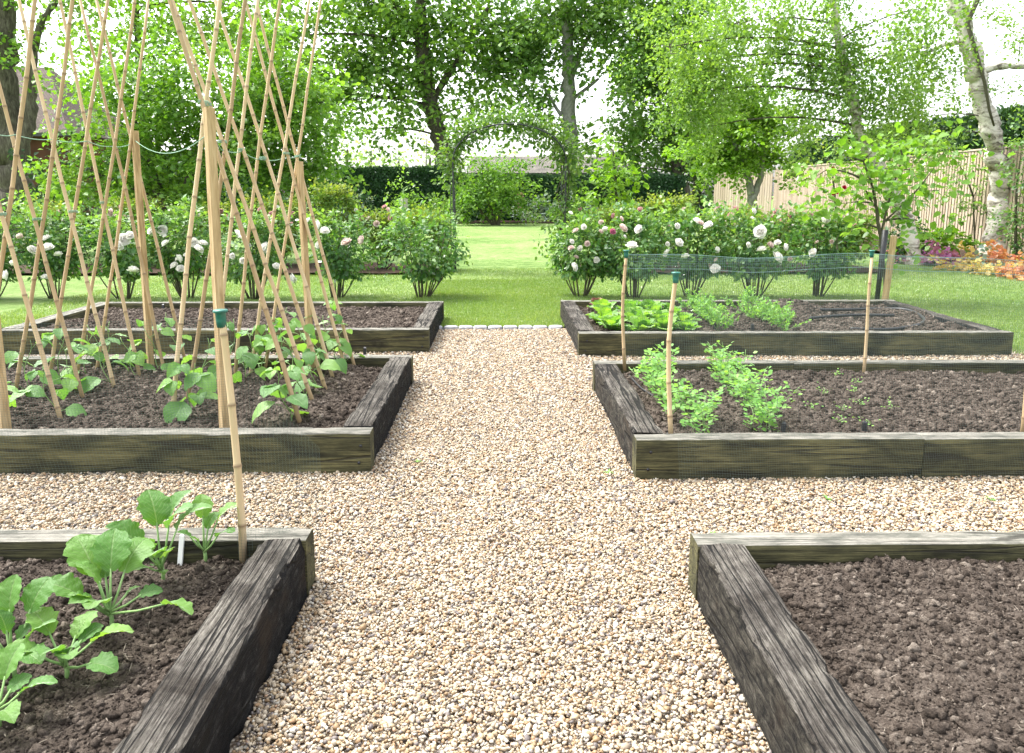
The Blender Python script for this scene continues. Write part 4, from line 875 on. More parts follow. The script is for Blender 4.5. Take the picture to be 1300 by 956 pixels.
# ---------------------------------------------------------------- trees and shrubs
BRANCH = {'birch': 'bark_oak'}
def plant3d(name, label, cat, Y, trunks, lobes, leafmat, barkmat, ls=.10, per=45, cr=.45, droop=.2, group=None, seed=1, limb=True, base=None, branches=(), simple=True, hang=0, tone0=0, stemname='trunk', wr=.42, dens=.6):
    """trunks: list of [(px,py,width_px)...] at depth Y; lobes: (px,py,rx_px,ry_px,n_clumps[,dY])"""
    k = Y / 1000; b = trunks[0][0] if trunks else (lobes[0][0], 0, 0)
    bx = V(b[0], 300, Y)[0]; org = np.array([bx, Y, 0.]); rs = np.random.default_rng(seed)
    t = thing(name, label, cat, tuple(org), group); tm = MB(); bm = MB() if barkmat == 'birch' else tm; lf = MB(); allp = []
    for tr in trunks:
        P = np.array([V(x, y, Y) for x, y, w in tr]) - org; Wd = np.array([w for _, _, w in tr]) * k / 2
        if len(P) > 0 and tr is trunks[0]: P[0][2] = -.1
        out = []; ww = []
        n = len(P)
        for i in range(n - 1):
            p0, p1, p2, p3 = P[max(i - 1, 0)], P[i], P[i + 1], P[min(i + 2, n - 1)]
            for f in np.linspace(0, 1, 7, endpoint=False): out.append(.5 * ((2 * p1) + (-p0 + p2) * f + (2 * p0 - 5 * p1 + 4 * p2 - p3) * f * f + (-p0 + 3 * p1 - 3 * p2 + p3) * f ** 3)); ww.append(Wd[i] + (Wd[i + 1] - Wd[i]) * f)
        out.append(P[-1]); ww.append(Wd[-1]); out = np.array(out); ww = np.array(ww)
        if tr is trunks[0]: ww = ww * (1 + .5 * np.exp(-np.arange(len(ww)) / 2.0))
        ww = ww * (1 + .08 * rs.normal(0, 1, len(ww))); out[1:-1] += rs.normal(0, .15, (len(out) - 2, 3)) * ww[1:-1, None]
        tube(tm, out, ww, 12); allp.append(out)
    allp = np.concatenate(allp) if allp else np.zeros((1, 3))
    C = []; CT = []; LC = []
    bsc = .6 if barkmat == 'birch' else 1
    for lb in lobes:
        if bm is not tm: bm = MB()
        px, py, rx, ry, nc = lb[:5]; nc = max(3, int(nc * dens)); dY = lb[5] if len(lb) > 5 else 0; c = np.array(V(px, py, Y + dY)) - org; rr = np.array([rx * k, (rx + ry) * .5 * k, ry * k]); ctone = rs.uniform(0, .35)
        if limb:
            d2 = np.linalg.norm((allp - c) * np.array([1, 1, 1.0]), axis=1) + np.maximum(0, allp[:, 2] - c[2]) * 2; a = allp[np.argmin(d2)]; f = np.linspace(0, 1, 6)[:, None]; m = (a + c) / 2 + np.array([0, 0, .12 * np.linalg.norm(c - a)]); r0 = bsc * min(.013 * np.linalg.norm(c - a) + .01, .10)
            tube(bm, (1 - f) ** 2 * a + 2 * f * (1 - f) * m + f * f * c, np.linspace(r0, r0 * .35, 6), 7)
        u = norm(rs.normal(0, 1, (nc, 3))); q = c + u * rr * rs.uniform(.15, 1.15, (nc, 1)) ** .7; LC.append(c)
        C.append(q); CT.append(np.full(nc, ctone) + rs.uniform(0, .45, nc))
        if limb:
            for i in range(0, nc, 3): tube(bm, [c, (c + q[i]) / 2 + rs.normal(0, .05, 3), q[i]], [r0 * .3, r0 * .2, .006], 4, cap=False)
        if bm is not tm and bm.n: bm.build('branch', M[BRANCH.get(barkmat, barkmat)], t)
    C0 = C; C = np.concatenate(C); CT = np.concatenate(CT); n = len(C) * per
    crs = cr * rs.uniform(.6, 1.35, len(C)); ctr = np.repeat(np.array(LC), [len(c_) for c_ in C0], 0)
    sd = norm(norm(C - ctr) + rs.normal(0, .55, (len(C), 3)) + np.array([0, 0, -.25 - droop * .5])) * (crs * 1.5)[:, None]
    f_ = rs.uniform(-.25, 1, n); wd = np.repeat(crs, per) * (.28 - .14 * np.clip(f_, 0, 1)); off = rs.normal(0, 1, (n, 3)) * np.array([1, 1, .6])
    P = np.repeat(C, per, 0) + np.repeat(sd, per, 0) * f_[:, None] + off * wd[:, None]
    if hang: P[:, 2] -= hang * rs.uniform(0, 1, n) ** 1.5
    D = norm(off * np.array([1, 1, .6])) + rs.normal(0, .5, (n, 3)); D[:, 2] -= droop + hang * .6
    Nn = np.array([0, 0, 1.]) + rs.normal(0, .55, (n, 3)) + .3 * norm(off)
    tone = np.clip(np.repeat(CT, per) + rs.uniform(0, .45, n) + tone0, 0, 1); L = ls * rs.uniform(.6, 1.3, n)
    leaves(lf, P, D, Nn, L, L * wr, np.stack([tone] * 3, 1), .2, .15, simple)
    if tm.n: tm.build(stemname, M[barkmat], t)

    lf.build('crown' if cat == 'tree' else 'foliage', LEAF[leafmat], t)
    return t

plant3d('oak_tree', 'big oak tree with a leaning trunk and dark crown rising behind the rose arch', 'tree', 47,
        [[(574, 290, 26), (568, 220, 24), (556, 165, 22), (541, 110, 19), (536, 50, 16), (532, -10, 13), (520, -90, 8)], [(538, 60, 10), (510, 20, 8), (480, -20, 5)], [(548, 130, 9), (590, 60, 7), (620, 10, 5)]],
        [(540, 60, 55, 40, 60), (480, 80, 55, 45, 60), (440, 20, 55, 45, 50), (355, 50, 50, 55, 70, -1), (400, 90, 45, 40, 55), (600, 25, 55, 35, 55), (620, 95, 45, 30, 40), (560, 118, 34, 18, 14), (495, 120, 34, 24, 18), (470, 20, 55, 40, 50), (360, 130, 45, 35, 45), (650, 50, 45, 40, 50), (430, 130, 38, 26, 32), (540, 0, 60, 35, 45), (460, 165, 16, 14, 5), (500, 165, 20, 12, 6), (620, 130, 30, 16, 14), (540, -70, 120, 40, 50), (420, -60, 90, 40, 35)],
        'oak', 'bark_oak', .33, 56, 1.9, seed=3, dens=.42)
plant3d('ash_tree', 'tall grey trunked ash tree behind the right leg of the rose arch', 'tree', 46,
        [[(724, 288, 22), (723, 200, 19), (723, 120, 17), (721, 60, 14), (716, 0, 11), (708, -80, 7)], [(723, 110, 7), (735, 70, 6), (752, 40, 4)], [(723, 165, 5), (705, 135, 4), (690, 110, 3)], [(722, 130, 5), (760, 100, 3)]],
        [(700, 20, 45, 35, 50), (750, 35, 26, 34, 22), (682, 80, 30, 30, 30), (765, 5, 36, 30, 26), (665, 25, 40, 35, 35), (740, 95, 12, 14, 4), (697, 125, 18, 14, 8), (655, 100, 26, 26, 18), (700, -60, 90, 50, 50), (695, 160, 16, 14, 7), (740, 190, 14, 22, 10)],
        'ash', 'bark_smooth', .29, 52, 1.45, seed=4)
plant3d('lime_tree', 'broad pale green lime tree right of the grey trunked ash', 'tree', 45,
        [[(866, 292, 22), (862, 220, 18), (856, 150, 15), (848, 60, 11), (840, -50, 7)]],
        [(830, 50, 48, 55, 85), (875, 110, 50, 55, 85), (812, 120, 32, 50, 50), (850, 190, 55, 35, 60), (795, 30, 36, 45, 45), (905, 165, 40, 45, 55), (880, 30, 50, 45, 60), (800, 180, 28, 28, 22), (784, 130, 10, 30, 6), (860, -50, 90, 50, 50), (790, 215, 20, 14, 10)],
        'lime', 'bark_oak', .29, 60, 1.55, seed=5, tone0=.15)
plant3d('yew_tree', 'dark evergreen tree low behind the lime tree and hedge', 'tree', 48, [[(885, 285, 14), (885, 200, 9)]], [(880, 195, 42, 36, 50), (905, 215, 30, 22, 24)], 'dark', 'bark_oak', .26, 60, 1.6, seed=6)
plant3d('large_tree', 'thick dark trunk tree at the far left edge behind the bean canes', 'tree', 20,
        [[(26, 312, 48), (20, 250, 42), (12, 180, 38), (5, 90, 30), (6, 20, 26), (0, -90, 18)], [(14, 250, 18), (33, 170, 16), (40, 110, 13), (46, 50, 9), (62, 14, 7), (84, -12, 5)]],
        [(-20, -50, 70, 40, 30), (60, -60, 60, 40, 26), (90, 10, 40, 24, 18), (20, 50, 30, 26, 8), (130, -30, 50, 30, 22), (-30, 60, 40, 60, 20)], 'hazel', 'bark_oak', .13, 50, .8, seed=7)
plant3d('background_tree', 'light green tree filling the upper left sky behind the canes', 'tree', 30, [[(190, 290, 14), (185, 180, 11), (175, 60, 8), (170, -40, 5)]],
        [(120, 40, 45, 40, 30), (190, 10, 55, 35, 40), (260, 30, 50, 40, 40), (125, 100, 34, 30, 18), (310, 10, 40, 40, 32), (230, 70, 50, 40, 40), (220, -50, 120, 40, 40)], 'vivid', 'bark_oak', .18, 50, 1.2, seed=8)
plant3d('apple_tree', 'wide leafy apple tree behind the bean canes with dark branches', 'tree', 17,
        [[(206, 325, 15), (205, 280, 13), (200, 235, 11), (180, 190, 8), (170, 150, 5)], [(204, 270, 9), (235, 230, 7), (280, 190, 5), (310, 150, 3)], [(202, 255, 6), (160, 235, 5), (110, 215, 3)]],
        [(120, 205, 40, 30, 28), (150, 130, 42, 40, 34), (200, 110, 50, 45, 46), (255, 150, 50, 50, 50), (320, 130, 45, 42, 42), (370, 160, 42, 50, 42), (200, 195, 50, 38, 40), (290, 210, 55, 40, 46), (350, 215, 40, 28, 28), (400, 190, 32, 36, 24), (410, 130, 22, 26, 14), (230, 245, 50, 24, 26), (150, 235, 50, 28, 26), (80, 240, 30, 30, 14), (330, 75, 36, 30, 20)],
        'hazel', 'bark_oak', .105, 75, .62, seed=9, simple=False)
plant3d('evergreen_shrub', 'dark evergreen shrub beside the thick left trunk', 'shrub', 19, [[(92, 318, 8), (92, 260, 5)]], [(92, 262, 38, 38, 40), (70, 225, 22, 24, 14), (120, 282, 30, 22, 20)], 'yew', 'stem', .12, 60, .6, seed=10, stemname='stem')
plant3d('evergreen_shrub', 'dark shrub below the apple tree and right of its trunk', 'shrub', 20, [[(250, 312, 8), (250, 280, 5)]], [(240, 272, 50, 24, 30), (330, 262, 45, 26, 30), (180, 280, 30, 18, 14)], 'yew', 'stem', .12, 60, .6, seed=12, stemname='stem')
plant3d('evergreen_shrub', 'dark shrub in front of the brown fence left of the far hedge', 'shrub', 34, [[(400, 290, 6), (400, 240, 4)]], [(398, 225, 26, 30, 34), (370, 235, 26, 22, 20)], 'yew', 'stem', .18, 60, 1.0, seed=13, stemname='stem')
plant3d('birch_tree', 'leaning birch with drooping branches filling the sky right of the lime tree', 'tree', 16,
        [[(1164, 336, 20), (1152, 285, 17), (1135, 245, 16), (1112, 205, 15), (1096, 180, 14), (1084, 140, 13), (1070, 80, 12), (1058, 10, 9), (1050, -60, 6)]],
        [(935, 30, 50, 34, 46), (890, 80, 36, 45, 42), (915, 90, 40, 34, 34), (990, 60, 50, 38, 40), (1045, 25, 55, 32, 44), (1095, 80, 45, 40, 34), (1150, 50, 45, 36, 28), (1175, 10, 50, 26, 24), (1010, 105, 26, 34, 15), (872, 120, 18, 40, 18), (905, 160, 12, 30, 8), (1150, 165, 14, 26, 8), (1100, 150, 40, 34, 34), (1160, 120, 44, 34, 30), (1000, -30, 120, 30, 40), (850, 60, 30, 45, 26), (1020, 175, 12, 34, 9), (1120, 185, 24, 16, 8), (1060, 80, 40, 40, 34), (1180, 60, 40, 30, 26)],
        'birch', 'birch', .072, 84, .46, hang=.55, seed=14)
plant3d('birch_tree', 'white barked birch standing in front of the pale fence at right', 'tree', 18,
        [[(1262, 328, 30), (1266, 280, 26), (1268, 230, 23), (1262, 180, 22), (1248, 130, 23), (1236, 80, 22), (1222, 30, 20), (1208, -20, 18), (1190, -100, 12)], [(1240, 95, 9), (1265, 85, 8), (1300, 84, 7), (1350, 90, 5)], [(1226, 52, 6), (1195, 58, 5), (1175, 68, 4), (1160, 62, 2)], [(1210, -10, 8), (1250, -60, 5)]],
        [(1250, 15, 40, 28, 15), (1295, 40, 30, 34, 13), (1190, 90, 34, 26, 11), (1290, 110, 24, 22, 8), (1190, 20, 40, 30, 14), (1250, -60, 90, 40, 26), (1170, 150, 34, 24, 10), (1200, 170, 30, 20, 12)], 'birch', 'birch', .07, 60, .5, hang=.2, seed=15)
mb = MB(); bt = [o for o in COL.objects if o.get('label', '').startswith('white barked birch standing')][0]; P_ = [np.array(V(x, y, 17.72)) - np.array(bt.location) for x, y in [(1250, -20), (1228, 30), (1240, 70), (1250, 105), (1256, 140), (1262, 160)]]; tube(mb, P_, [.05, .05, .045, .035, .03, .02], 7)
mb.build('ivy_stem', M['stem'], bt)
plant3d('small_tree', 'small upright vivid green tree in front of the fence corner', 'tree', 24, [[(955, 302, 14), (955, 262, 12), (953, 240, 9), (940, 200, 6), (925, 160, 4)], [(955, 255, 9), (965, 225, 7), (972, 170, 5), (975, 120, 3)]],
        [(950, 172, 34, 30, 34), (918, 175, 26, 26, 22), (980, 165, 26, 34, 26), (905, 205, 24, 14, 12), (965, 125, 26, 32, 24), (990, 200, 20, 14, 10), (935, 130, 20, 30, 16), (890, 190, 14, 14, 7), (925, 208, 22, 12, 8)], 'vivid', 'bark_smooth', .125, 70, .55, seed=16, simple=False, dens=.8, tone0=.1)
plant3d('garden_shrub', 'rounded multi stemmed shrub on the lawn seen through the rose arch', 'shrub', 37, [[(628, 290, 5), (624, 265, 4), (612, 245, 3)], [(632, 288, 5), (636, 262, 4), (640, 240, 3)], [(628, 288, 4), (610, 268, 3), (600, 250, 2)]],
        [(630, 232, 38, 22, 34), (605, 250, 24, 18, 18), (656, 246, 22, 16, 15), (632, 216, 26, 12, 12), (590, 262, 12, 12, 6)], 'hazel', 'stem', .15, 70, .8, dens=1.0, seed=17, stemname='stem')
plant3d('sapling', 'bright yellow green sapling just right of the rose arch', 'tree', 15.6, [[(783, 336, 4), (783, 260, 3), (778, 190, 2)]], [(782, 215, 16, 22, 12), (790, 248, 18, 18, 12), (772, 232, 12, 14, 7), (776, 190, 9, 12, 5), (760, 250, 8, 10, 4)], 'vivid', 'stem', .12, 34, .34, seed=18, simple=False, tone0=.2, wr=.3)
# distant trees beyond the hedge
for i, (px, py, rx, ry, n, lab) in enumerate([(470, 195, 18, 18, 22, 'pale distant tree above the left part of the far hedge'), (505, 205, 16, 14, 16, 'small pale distant tree just left of the thin far mast'), (545, 200, 18, 20, 18, 'pale distant tree behind the left leg of the arch'), (440, 190, 18, 26, 22, 'pale distant tree at the left end of the far hedge'), (780, 215, 16, 14, 16, 'pale distant tree between the ash and the lime tree'), (655, 205, 24, 7, 10, 'low pale distant trees seen through the arch'), (1060, 190, 26, 12, 14, 'pale distant tree above the fence beyond the leaning birch')]):
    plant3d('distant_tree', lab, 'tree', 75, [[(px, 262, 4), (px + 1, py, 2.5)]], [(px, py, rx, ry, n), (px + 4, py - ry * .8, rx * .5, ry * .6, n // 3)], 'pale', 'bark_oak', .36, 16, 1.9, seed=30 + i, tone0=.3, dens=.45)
mb = MB(); tube(mb, [V(541, 268, 60), V(541, 176, 60)], .09, 6); tag(mb.build('mast', M['stone']), 'thin grey pole rising above the far hedge', 'pole')

def hedge(name, label, x0, x1, y0, y1, h, mat, n, ls, rot=0, seed=0):
    o = thing(name, label, 'hedge', ((x0 + x1) / 2, (y0 + y1) / 2, 0)); rs = np.random.default_rng(seed); cx, cy = (x0 + x1) / 2, (y0 + y1) / 2; hx, hy = (x1 - x0) / 2, (y1 - y0) / 2
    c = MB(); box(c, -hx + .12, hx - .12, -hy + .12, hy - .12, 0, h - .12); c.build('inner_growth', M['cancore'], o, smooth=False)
    f = rs.uniform(0, 1, n); P = np.stack([rs.uniform(-hx, hx, n), rs.uniform(-hy, hy, n), rs.uniform(.05, h, n)], 1); Nn = rs.normal(0, .5, (n, 3)); m = rs.integers(0, 10, n)
    fr = m < 5; P[fr, 1] = -hy; Nn[fr, 1] -= 1; bk = (m == 5); P[bk, 1] = hy; Nn[bk, 1] += 1; tp = (m > 6); P[tp, 2] = h; Nn[tp, 2] += 1; e1 = (m == 6); P[e1, 0] = np.where(rs.uniform(0, 1, e1.sum()) < .5, -hx, hx); Nn[e1, 0] += np.sign(P[e1, 0])
    if hy > hx:
        sw = fr | bk; P[sw, 0] = np.where(rs.uniform(0, 1, sw.sum()) < .8, -hx, hx); P[sw, 1] = rs.uniform(-hy, hy, sw.sum()); Nn[sw, 0] += np.sign(P[sw, 0])
    P = P + .18 * np.stack([fbm(P, .9, 3, seed + k) for k in range(3)], 1) + rs.normal(0, .05, (n, 3)); D = rs.normal(0, 1, (n, 3)) + np.array([0, 0, .5])
    tone = np.clip(rs.uniform(0, .5, n) + .5 * (fbm(P, .7, 3, seed + 9) * .8 + .5) + .15 * (P[:, 2] > h - .2), 0, 1); lf = MB(); leaves(lf, P, D, Nn, ls * rs.uniform(.6, 1.3, n), ls * .32, np.stack([tone] * 3, 1), .1, .1, True); lf.build('foliage', LEAF[mat], o)
hedge('clipped_hedge', 'dark clipped yew hedge across the far end left of the arch', -8.7, -3.0, 42, 43.4, 2.65, 'yew', 26000, .16, seed=1)
hedge('clipped_hedge', 'lower dark clipped hedge behind the multi stemmed shrub', -2.9, 4.6, 42.3, 43.6, 2.3, 'yew', 22000, .16, seed=2)
hedge('clipped_hedge', 'green clipped hedge right of the arch below the lime tree', 4.7, 9.6, 42, 43.4, 2.25, 'yew', 16000, .16, seed=3)
hedge('tall_hedge', 'tall dark conifer hedge rising behind the pale fence at right', 12.3, 14.3, 13.5, 34, 3.35, 'dark', 70000, .17, seed=4)
hedge('tall_hedge', 'dark hedge closing the garden on the far left', -16, -9.6, 33, 34.5, 3.0, 'yew', 22000, .17, seed=5)

# fences
def board_fence(name, label, p0, p1, h, bw, gap, mat, posts=2.0, z0=.05):
    p0 = np.array(p0, float); p1 = np.array(p1, float); L = np.linalg.norm(p1 - p0); d = (p1 - p0) / L; nrm = np.array([-d[1], d[0]]); t = thing(name, label, 'fence', (p0[0], p0[1], 0)); b = MB(); rs = np.random.default_rng(3)
    def bx(mb, s0, s1, o0, o1, za, zb, c):
        v = [(*(d * s + nrm * o), z) for s in (s0, s1) for o in (o0, o1) for z in (za, zb)]; mb.add(v, None, [(0, 1, 3, 2), (4, 6, 7, 5), (0, 4, 5, 1), (2, 3, 7, 6), (0, 2, 6, 4), (1, 5, 7, 3)], c)
    s = 0
    while s < L - bw: bx(b, s, s + bw, 0, .02, z0, h + rs.normal() * .004, (rs.uniform(0, 1), .5, .5)); s += bw + gap
    b.build('boards', M[mat], t, smooth=False)
    rl = MB()
    for z in (.35, h * .52, h - .25): bx(rl, 0, L, .023, .07, z, z + .08, (.3, .5, .5))
    rl.build('rails', M[mat], t, smooth=False)
    cp = MB(); bx(cp, 0, L, -.02, .05, h + .012, h + .05, (.8, .5, .5)); cp.build('capping', M[mat], t, smooth=False)
    k = 0
    while k < L: q = MB(); bx(q, k, k + .1, .073, .17, 0, h - .02, (.4, .5, .5)); q.build('post', M[mat], t, smooth=False); k += posts
board_fence('board_fence', 'pale close boarded timber fence running along the right side', (11.45, 33.5), (11.35, 12.5), 2.42, .085, .042, 'fence')
board_fence('board_fence', 'pale timber fence across the back corner behind the small upright tree', (9.6, 36.0), (11.43, 33.6), 2.3, .1, .02, 'fence')
board_fence('board_fence', 'brown fence piece left of the far clipped hedge', (-8.8, 41.5), (-12.5, 41.5), 2.6, .12, .02, 'fence_dark')

# buildings
t = thing('barn', 'long low building with a mossy tiled roof beyond the far hedge', 'building', (4.0, 58, 0)); mb = MB(); box(mb, -6, 6, 0, 7, 0, 3.0); mb.build('wall', M['brick'], t, smooth=False)
mb = MB(); v = [(-6.3, -.4, 2.9), (6.3, -.4, 2.9), (6.3, 7.4, 2.9), (-6.3, 7.4, 2.9), (-6.3, 3.5, 4.25), (6.3, 3.5, 4.25)]; mb.add(v, [(0, 4, 3), (1, 2, 5)], [(0, 1, 5, 4), (2, 3, 4, 5), (0, 3, 2, 1)]); mb.build('roof', M['slate'], t, smooth=False)
mb = MB(); box(mb, -6.32, 6.32, -.46, -.41, 2.78, 2.92); mb.build('gutter', M['metal'], t, smooth=False)
t = thing('house', 'brown tiled house roof seen behind the far left trunk and canes', 'building', tuple(V(38, 300, 33)[:2]) + (0,)); mb = MB(); box(mb, -9, 1.7, 0, 7, 0, 3.9); mb.build('wall', M['brick'], t, smooth=False)
mb = MB(); v = [(-9.3, -.4, 3.8), (2.2, -.4, 3.8), (2.2, 7.4, 3.8), (-9.3, 7.4, 3.8), (-6, 3.5, 6.9), (-.4, 3.5, 6.9)]; mb.add(v, [(1, 2, 5), (3, 0, 4)], [(0, 1, 5, 4), (2, 3, 4, 5), (0, 3, 2, 1)]); mb.build('roof', M['rooftile'], t, smooth=False)
mb = MB(); box(mb, -9.35, 2.25, -.5, -.42, 3.68, 3.82); mb.build('gutter', M['metal'], t, smooth=False)
w = MB(); box(w, -3.5, -2.2, -.03, .0, 1.2, 2.4); fr = w.build('window', M['tag'], t, smooth=False); w = MB(); box(w, -3.42, -2.28, -.045, -.032, 1.28, 2.32); w.build('pane', M['black'], fr, smooth=False)

# rose arch
t = thing('garden_arch', 'black metal arch over the lawn path, overgrown by a climbing rose', 'arch', (.15, 14.5, 0)); Ya = 14.5
xl, xr = V(577, 300, Ya)[0] - .15, V(716, 300, Ya)[0] - .15; top = 2.35; rad = (xr - xl) / 2; xm = (xl + xr) / 2
for yy in (-.22, .22):
    mb = MB(); P = [(xl, yy, -.05)] + [(xl, yy, z) for z in np.linspace(.2, top - .35, 8)] + [(xm - rad * math.cos(a), yy, top - .35 + rad * .62 * math.sin(a)) for a in np.linspace(.15, PI - .15, 16)] + [(xr, yy, z) for z in np.linspace(top - .35, .2, 8)] + [(xr, yy, -.05)]
    tube(mb, P, .016, 7); mb.build('hoop', M['metal'], t)
mb = MB()
for xx in (xl, xr):
    for z in np.arange(.25, 2.0, .25): tube(mb, [(xx, -.22, z), (xx, .22, z + .06)], .006, 5)
    tube(mb, [(xx - .06, 0, 0), (xx - .06, 0, 2.0)], .009, 6)
mb.build('rungs', M['metal'], t)
rs = np.random.default_rng(77); cl = []
for a in np.linspace(0.05, PI - .05, 60):
    for q in range(1 + int(3.2 * (.5 + .5 * math.sin(a * 11 + 1.3 * math.sin(a * 5))))): cl.append((xm - (rad + .05) * math.cos(a) + rs.normal() * .08, rs.normal() * .20, top - .33 + (rad * .62 + .05) * math.sin(a) + rs.normal() * .095))
for z in np.linspace(1.6, 2.1, 8):
    for q in range(2): cl.append((xl - .02 + rs.normal() * .13, rs.normal() * .18, z))
for z in np.linspace(.25, 2.1, 26):
    for q in range(2): cl.append((xr + .10 + rs.normal() * (.20 - .04 * z), rs.normal() * .2, z))
for z in np.linspace(.7, 1.4, 5): cl.append((xl - .28 + rs.normal() * .10, rs.normal() * .15, z))
cl = np.array(cl)
climb = thing('climbing_rose', 'climbing rose covering the top and the right leg of the black metal arch', 'climbing plant', (.15, 14.5, 0)); per = 18; n = len(cl) * per
off = rs.normal(0, 1, (n, 3)); P = np.repeat(cl, per, 0) + off * .10; lf = MB(); tone = np.clip(np.repeat(rs.uniform(0, .5, len(cl)), per) + rs.uniform(0, .5, n), 0, 1)
leaves(lf, P, off + np.array([0, 0, -.4]), np.array([0, 0, 1.]) + rs.normal(0, .6, (n, 3)), .075 * rs.uniform(.7, 1.3, n), .027, np.stack([tone] * 3, 1)); lf.build('foliage', LEAF['archleaf'], climb)
st = MB()
for k in range(6):
    xx = xr + rs.normal() * .05; tube(st, [(xx, rs.normal() * .1, 0)] + [(xx + rs.normal() * .05, rs.normal() * .12, z) for z in np.linspace(.4, 2.1, 6)], np.linspace(.013, .006, 7), 5)
tube(st, [(xm - rad * math.cos(a), .05 * math.sin(a * 9), top - .3 + rad * .62 * math.sin(a)) for a in np.linspace(.1, PI - .1, 20)], .007, 5)
st.build('stems', M['stem'], climb)

# young staked tree, tie and stake behind the far right bed
plant3d('young_tree', 'young large leaved tree tied to a stake behind the far right bed', 'tree', 10.2,
        [[(1126, 386, 5), (1122, 340, 4.5), (1116, 290, 4), (1108, 240, 3), (1096, 205, 2)], [(1118, 300, 3), (1130, 250, 2.5), (1146, 200, 1.6)], [(1110, 262, 2.4), (1090, 225, 1.6)], [(1124, 280, 2.4), (1165, 240, 1.4), (1195, 200, 1)]],
        [(1100, 228, 42, 36, 22), (1155, 215, 42, 32, 20), (1075, 258, 26, 24, 12), (1135, 262, 32, 22, 20), (1175, 245, 24, 20, 12), (1200, 190, 30, 18, 14), (1050, 215, 20, 20, 8), (1140, 180, 26, 16, 10), (1110, 190, 26, 16, 10), (1095, 285, 18, 14, 7), (1165, 280, 16, 12, 5), (1075, 200, 14, 14, 5)],
        'hazel', 'stem', .10, 11, .40, seed=21, simple=False, wr=.42, dens=.62)
x, y, _ = G(1126, 387, 0)
mb = MB(); a = np.array(V(1122, 392, 10.0)); b = np.array(V(1135, 300, 10.0)); a[2] = -.05; tube(mb, [a, b], .045, 4); tag(mb.build('tree_stake', M['post'], smooth=False), 'square wooden tree stake beside the young large leaved tree', 'stake')
mb = MB(); a = np.array(V(1112, 392, 9.9)); b = np.array(V(1124, 292, 9.9)); a[2] = -.02; tube(mb, [a, a * .5 + b * .5, b], [.030, .034, .040], 8); tag(mb.build('tree_guard', M['black']), 'dark rubber guard sleeve leaning against the tree stake', 'tree guard')
# red climbing rose
rt = plant3d('climbing_rose', 'thin climbing rose with dark red blooms in front of the pale fence', 'climbing plant', 13.2, [[(1066, 352, 3), (1062, 290, 2.5), (1058, 230, 2), (1050, 195, 1.5)]], [(1058, 222, 12, 20, 7), (1070, 255, 14, 14, 6), (1048, 198, 14, 10, 5)], 'roseback', 'stem', .055, 26, .28, seed=22, stemname='stem')
for px, py in ((1057, 214), (1072, 238), (1057, 246), (1062, 244)):
    p = np.array(V(px, py, 13.0)) - np.array(rt.location); o = bpy.data.objects.new('bloom', BLOOM['red']); COL.objects.link(o); o.parent = rt; o.location = p; o.scale = (.045,) * 3; o.rotation_euler = (R(60), 0, R(random.uniform(-30, 30)))
# fence plants
plant3d('ivy', 'ivy climbing the fence at the right edge beside the white barked birch', 'climbing plant', 16.6, [[(1290, 330, 4), (1290, 240, 3)]], [(1296, 195, 12, 30, 14), (1298, 250, 14, 24, 12), (1292, 300, 14, 18, 12), (1304, 318, 18, 16, 10)], 'rose', 'stem', .08, 50, .4, seed=23, stemname='stem')
plant3d('honeysuckle', 'small round climber high on the fence left of the white barked birch', 'climbing plant', 18.6, [[(1238, 322, 2), (1236, 250, 2)]], [(1236, 262, 14, 16, 10), (1225, 225, 16, 14, 7), (1215, 205, 14, 8, 5), (1242, 238, 10, 10, 4)], 'ash', 'stem', .07, 40, .35, seed=24, stemname='stem')
plant3d('laurel_shrub', 'low bright green laurel shrub against the right fence', 'shrub', 16.5, [[(1190, 328, 4), (1190, 305, 3)]], [(1188, 304, 24, 14, 20), (1165, 312, 12, 8, 7), (1212, 312, 14, 8, 8)], 'vivid', 'stem', .11, 40, .32, seed=25, stemname='stem', simple=False)
plant3d('evergreen_shrub', 'dark shrub around the foot of the leaning birch', 'shrub', 16.4, [[(1140, 330, 4), (1140, 305, 3)]], [(1140, 305, 18, 14, 16), (1158, 288, 12, 12, 8)], 'yew', 'stem', .08, 50, .35, seed=26, stemname='stem')
# coloured edging plants along the right border
HE = [(1168, 328, 15, 9, 16.0, 'purple', 'mauve leaved coral bell plant nearest the young staked tree'), (1188, 326, 15, 9, 15.8, 'purple', 'plum leaved coral bell plant left of the orange ones'), (1208, 325, 13, 8, 15.4, 'purple', 'pink edged coral bell plant beside the first amber one'), (1212, 337, 12, 7, 14.6, 'amber', 'amber leaved plant at the left of the orange clumps'), (1232, 333, 14, 8, 15.0, 'amber', 'amber orange plant in front of the birch foot'), (1250, 338, 10, 6, 14.4, 'silver', 'grey green plant between amber and coral clumps'), (1264, 330, 15, 11, 14.8, 'coral', 'coral red plant in front of the white barked birch'), (1258, 346, 12, 6, 13.8, 'amber', 'yellow green plant at the front of the border'), (1285, 350, 17, 9, 13.2, 'coral', 'large coral red plant at the front of the border corner'), (1292, 332, 15, 10, 14.2, 'coral', 'coral plant at the right photo edge below the ivy')]
for i, (px, py, rx, ry, Y, mt, lab) in enumerate(HE):
    plant3d('coral_bell_plant', lab, 'plant', Y, [[(px, 247 + 1400 / Y, 3), (px, py, 2)]], [(px, py + 2, rx, ry, 12)], mt, 'greenstem', .085, 34, .26, seed=40 + i, simple=False, limb=False, group='coloured leaf plants along the right border', stemname='stem', wr=.5)
sheet('border_soil', 9.0, 11.3, 12.2, 33.4, .01, M['borderearth'], nx=30, ny=120, fn=lambda X, Y: .04 * fbm(np.stack([X, Y, 0 * X], -1).reshape(-1, 3), 2, 3, 2).reshape(X.shape) + .05)
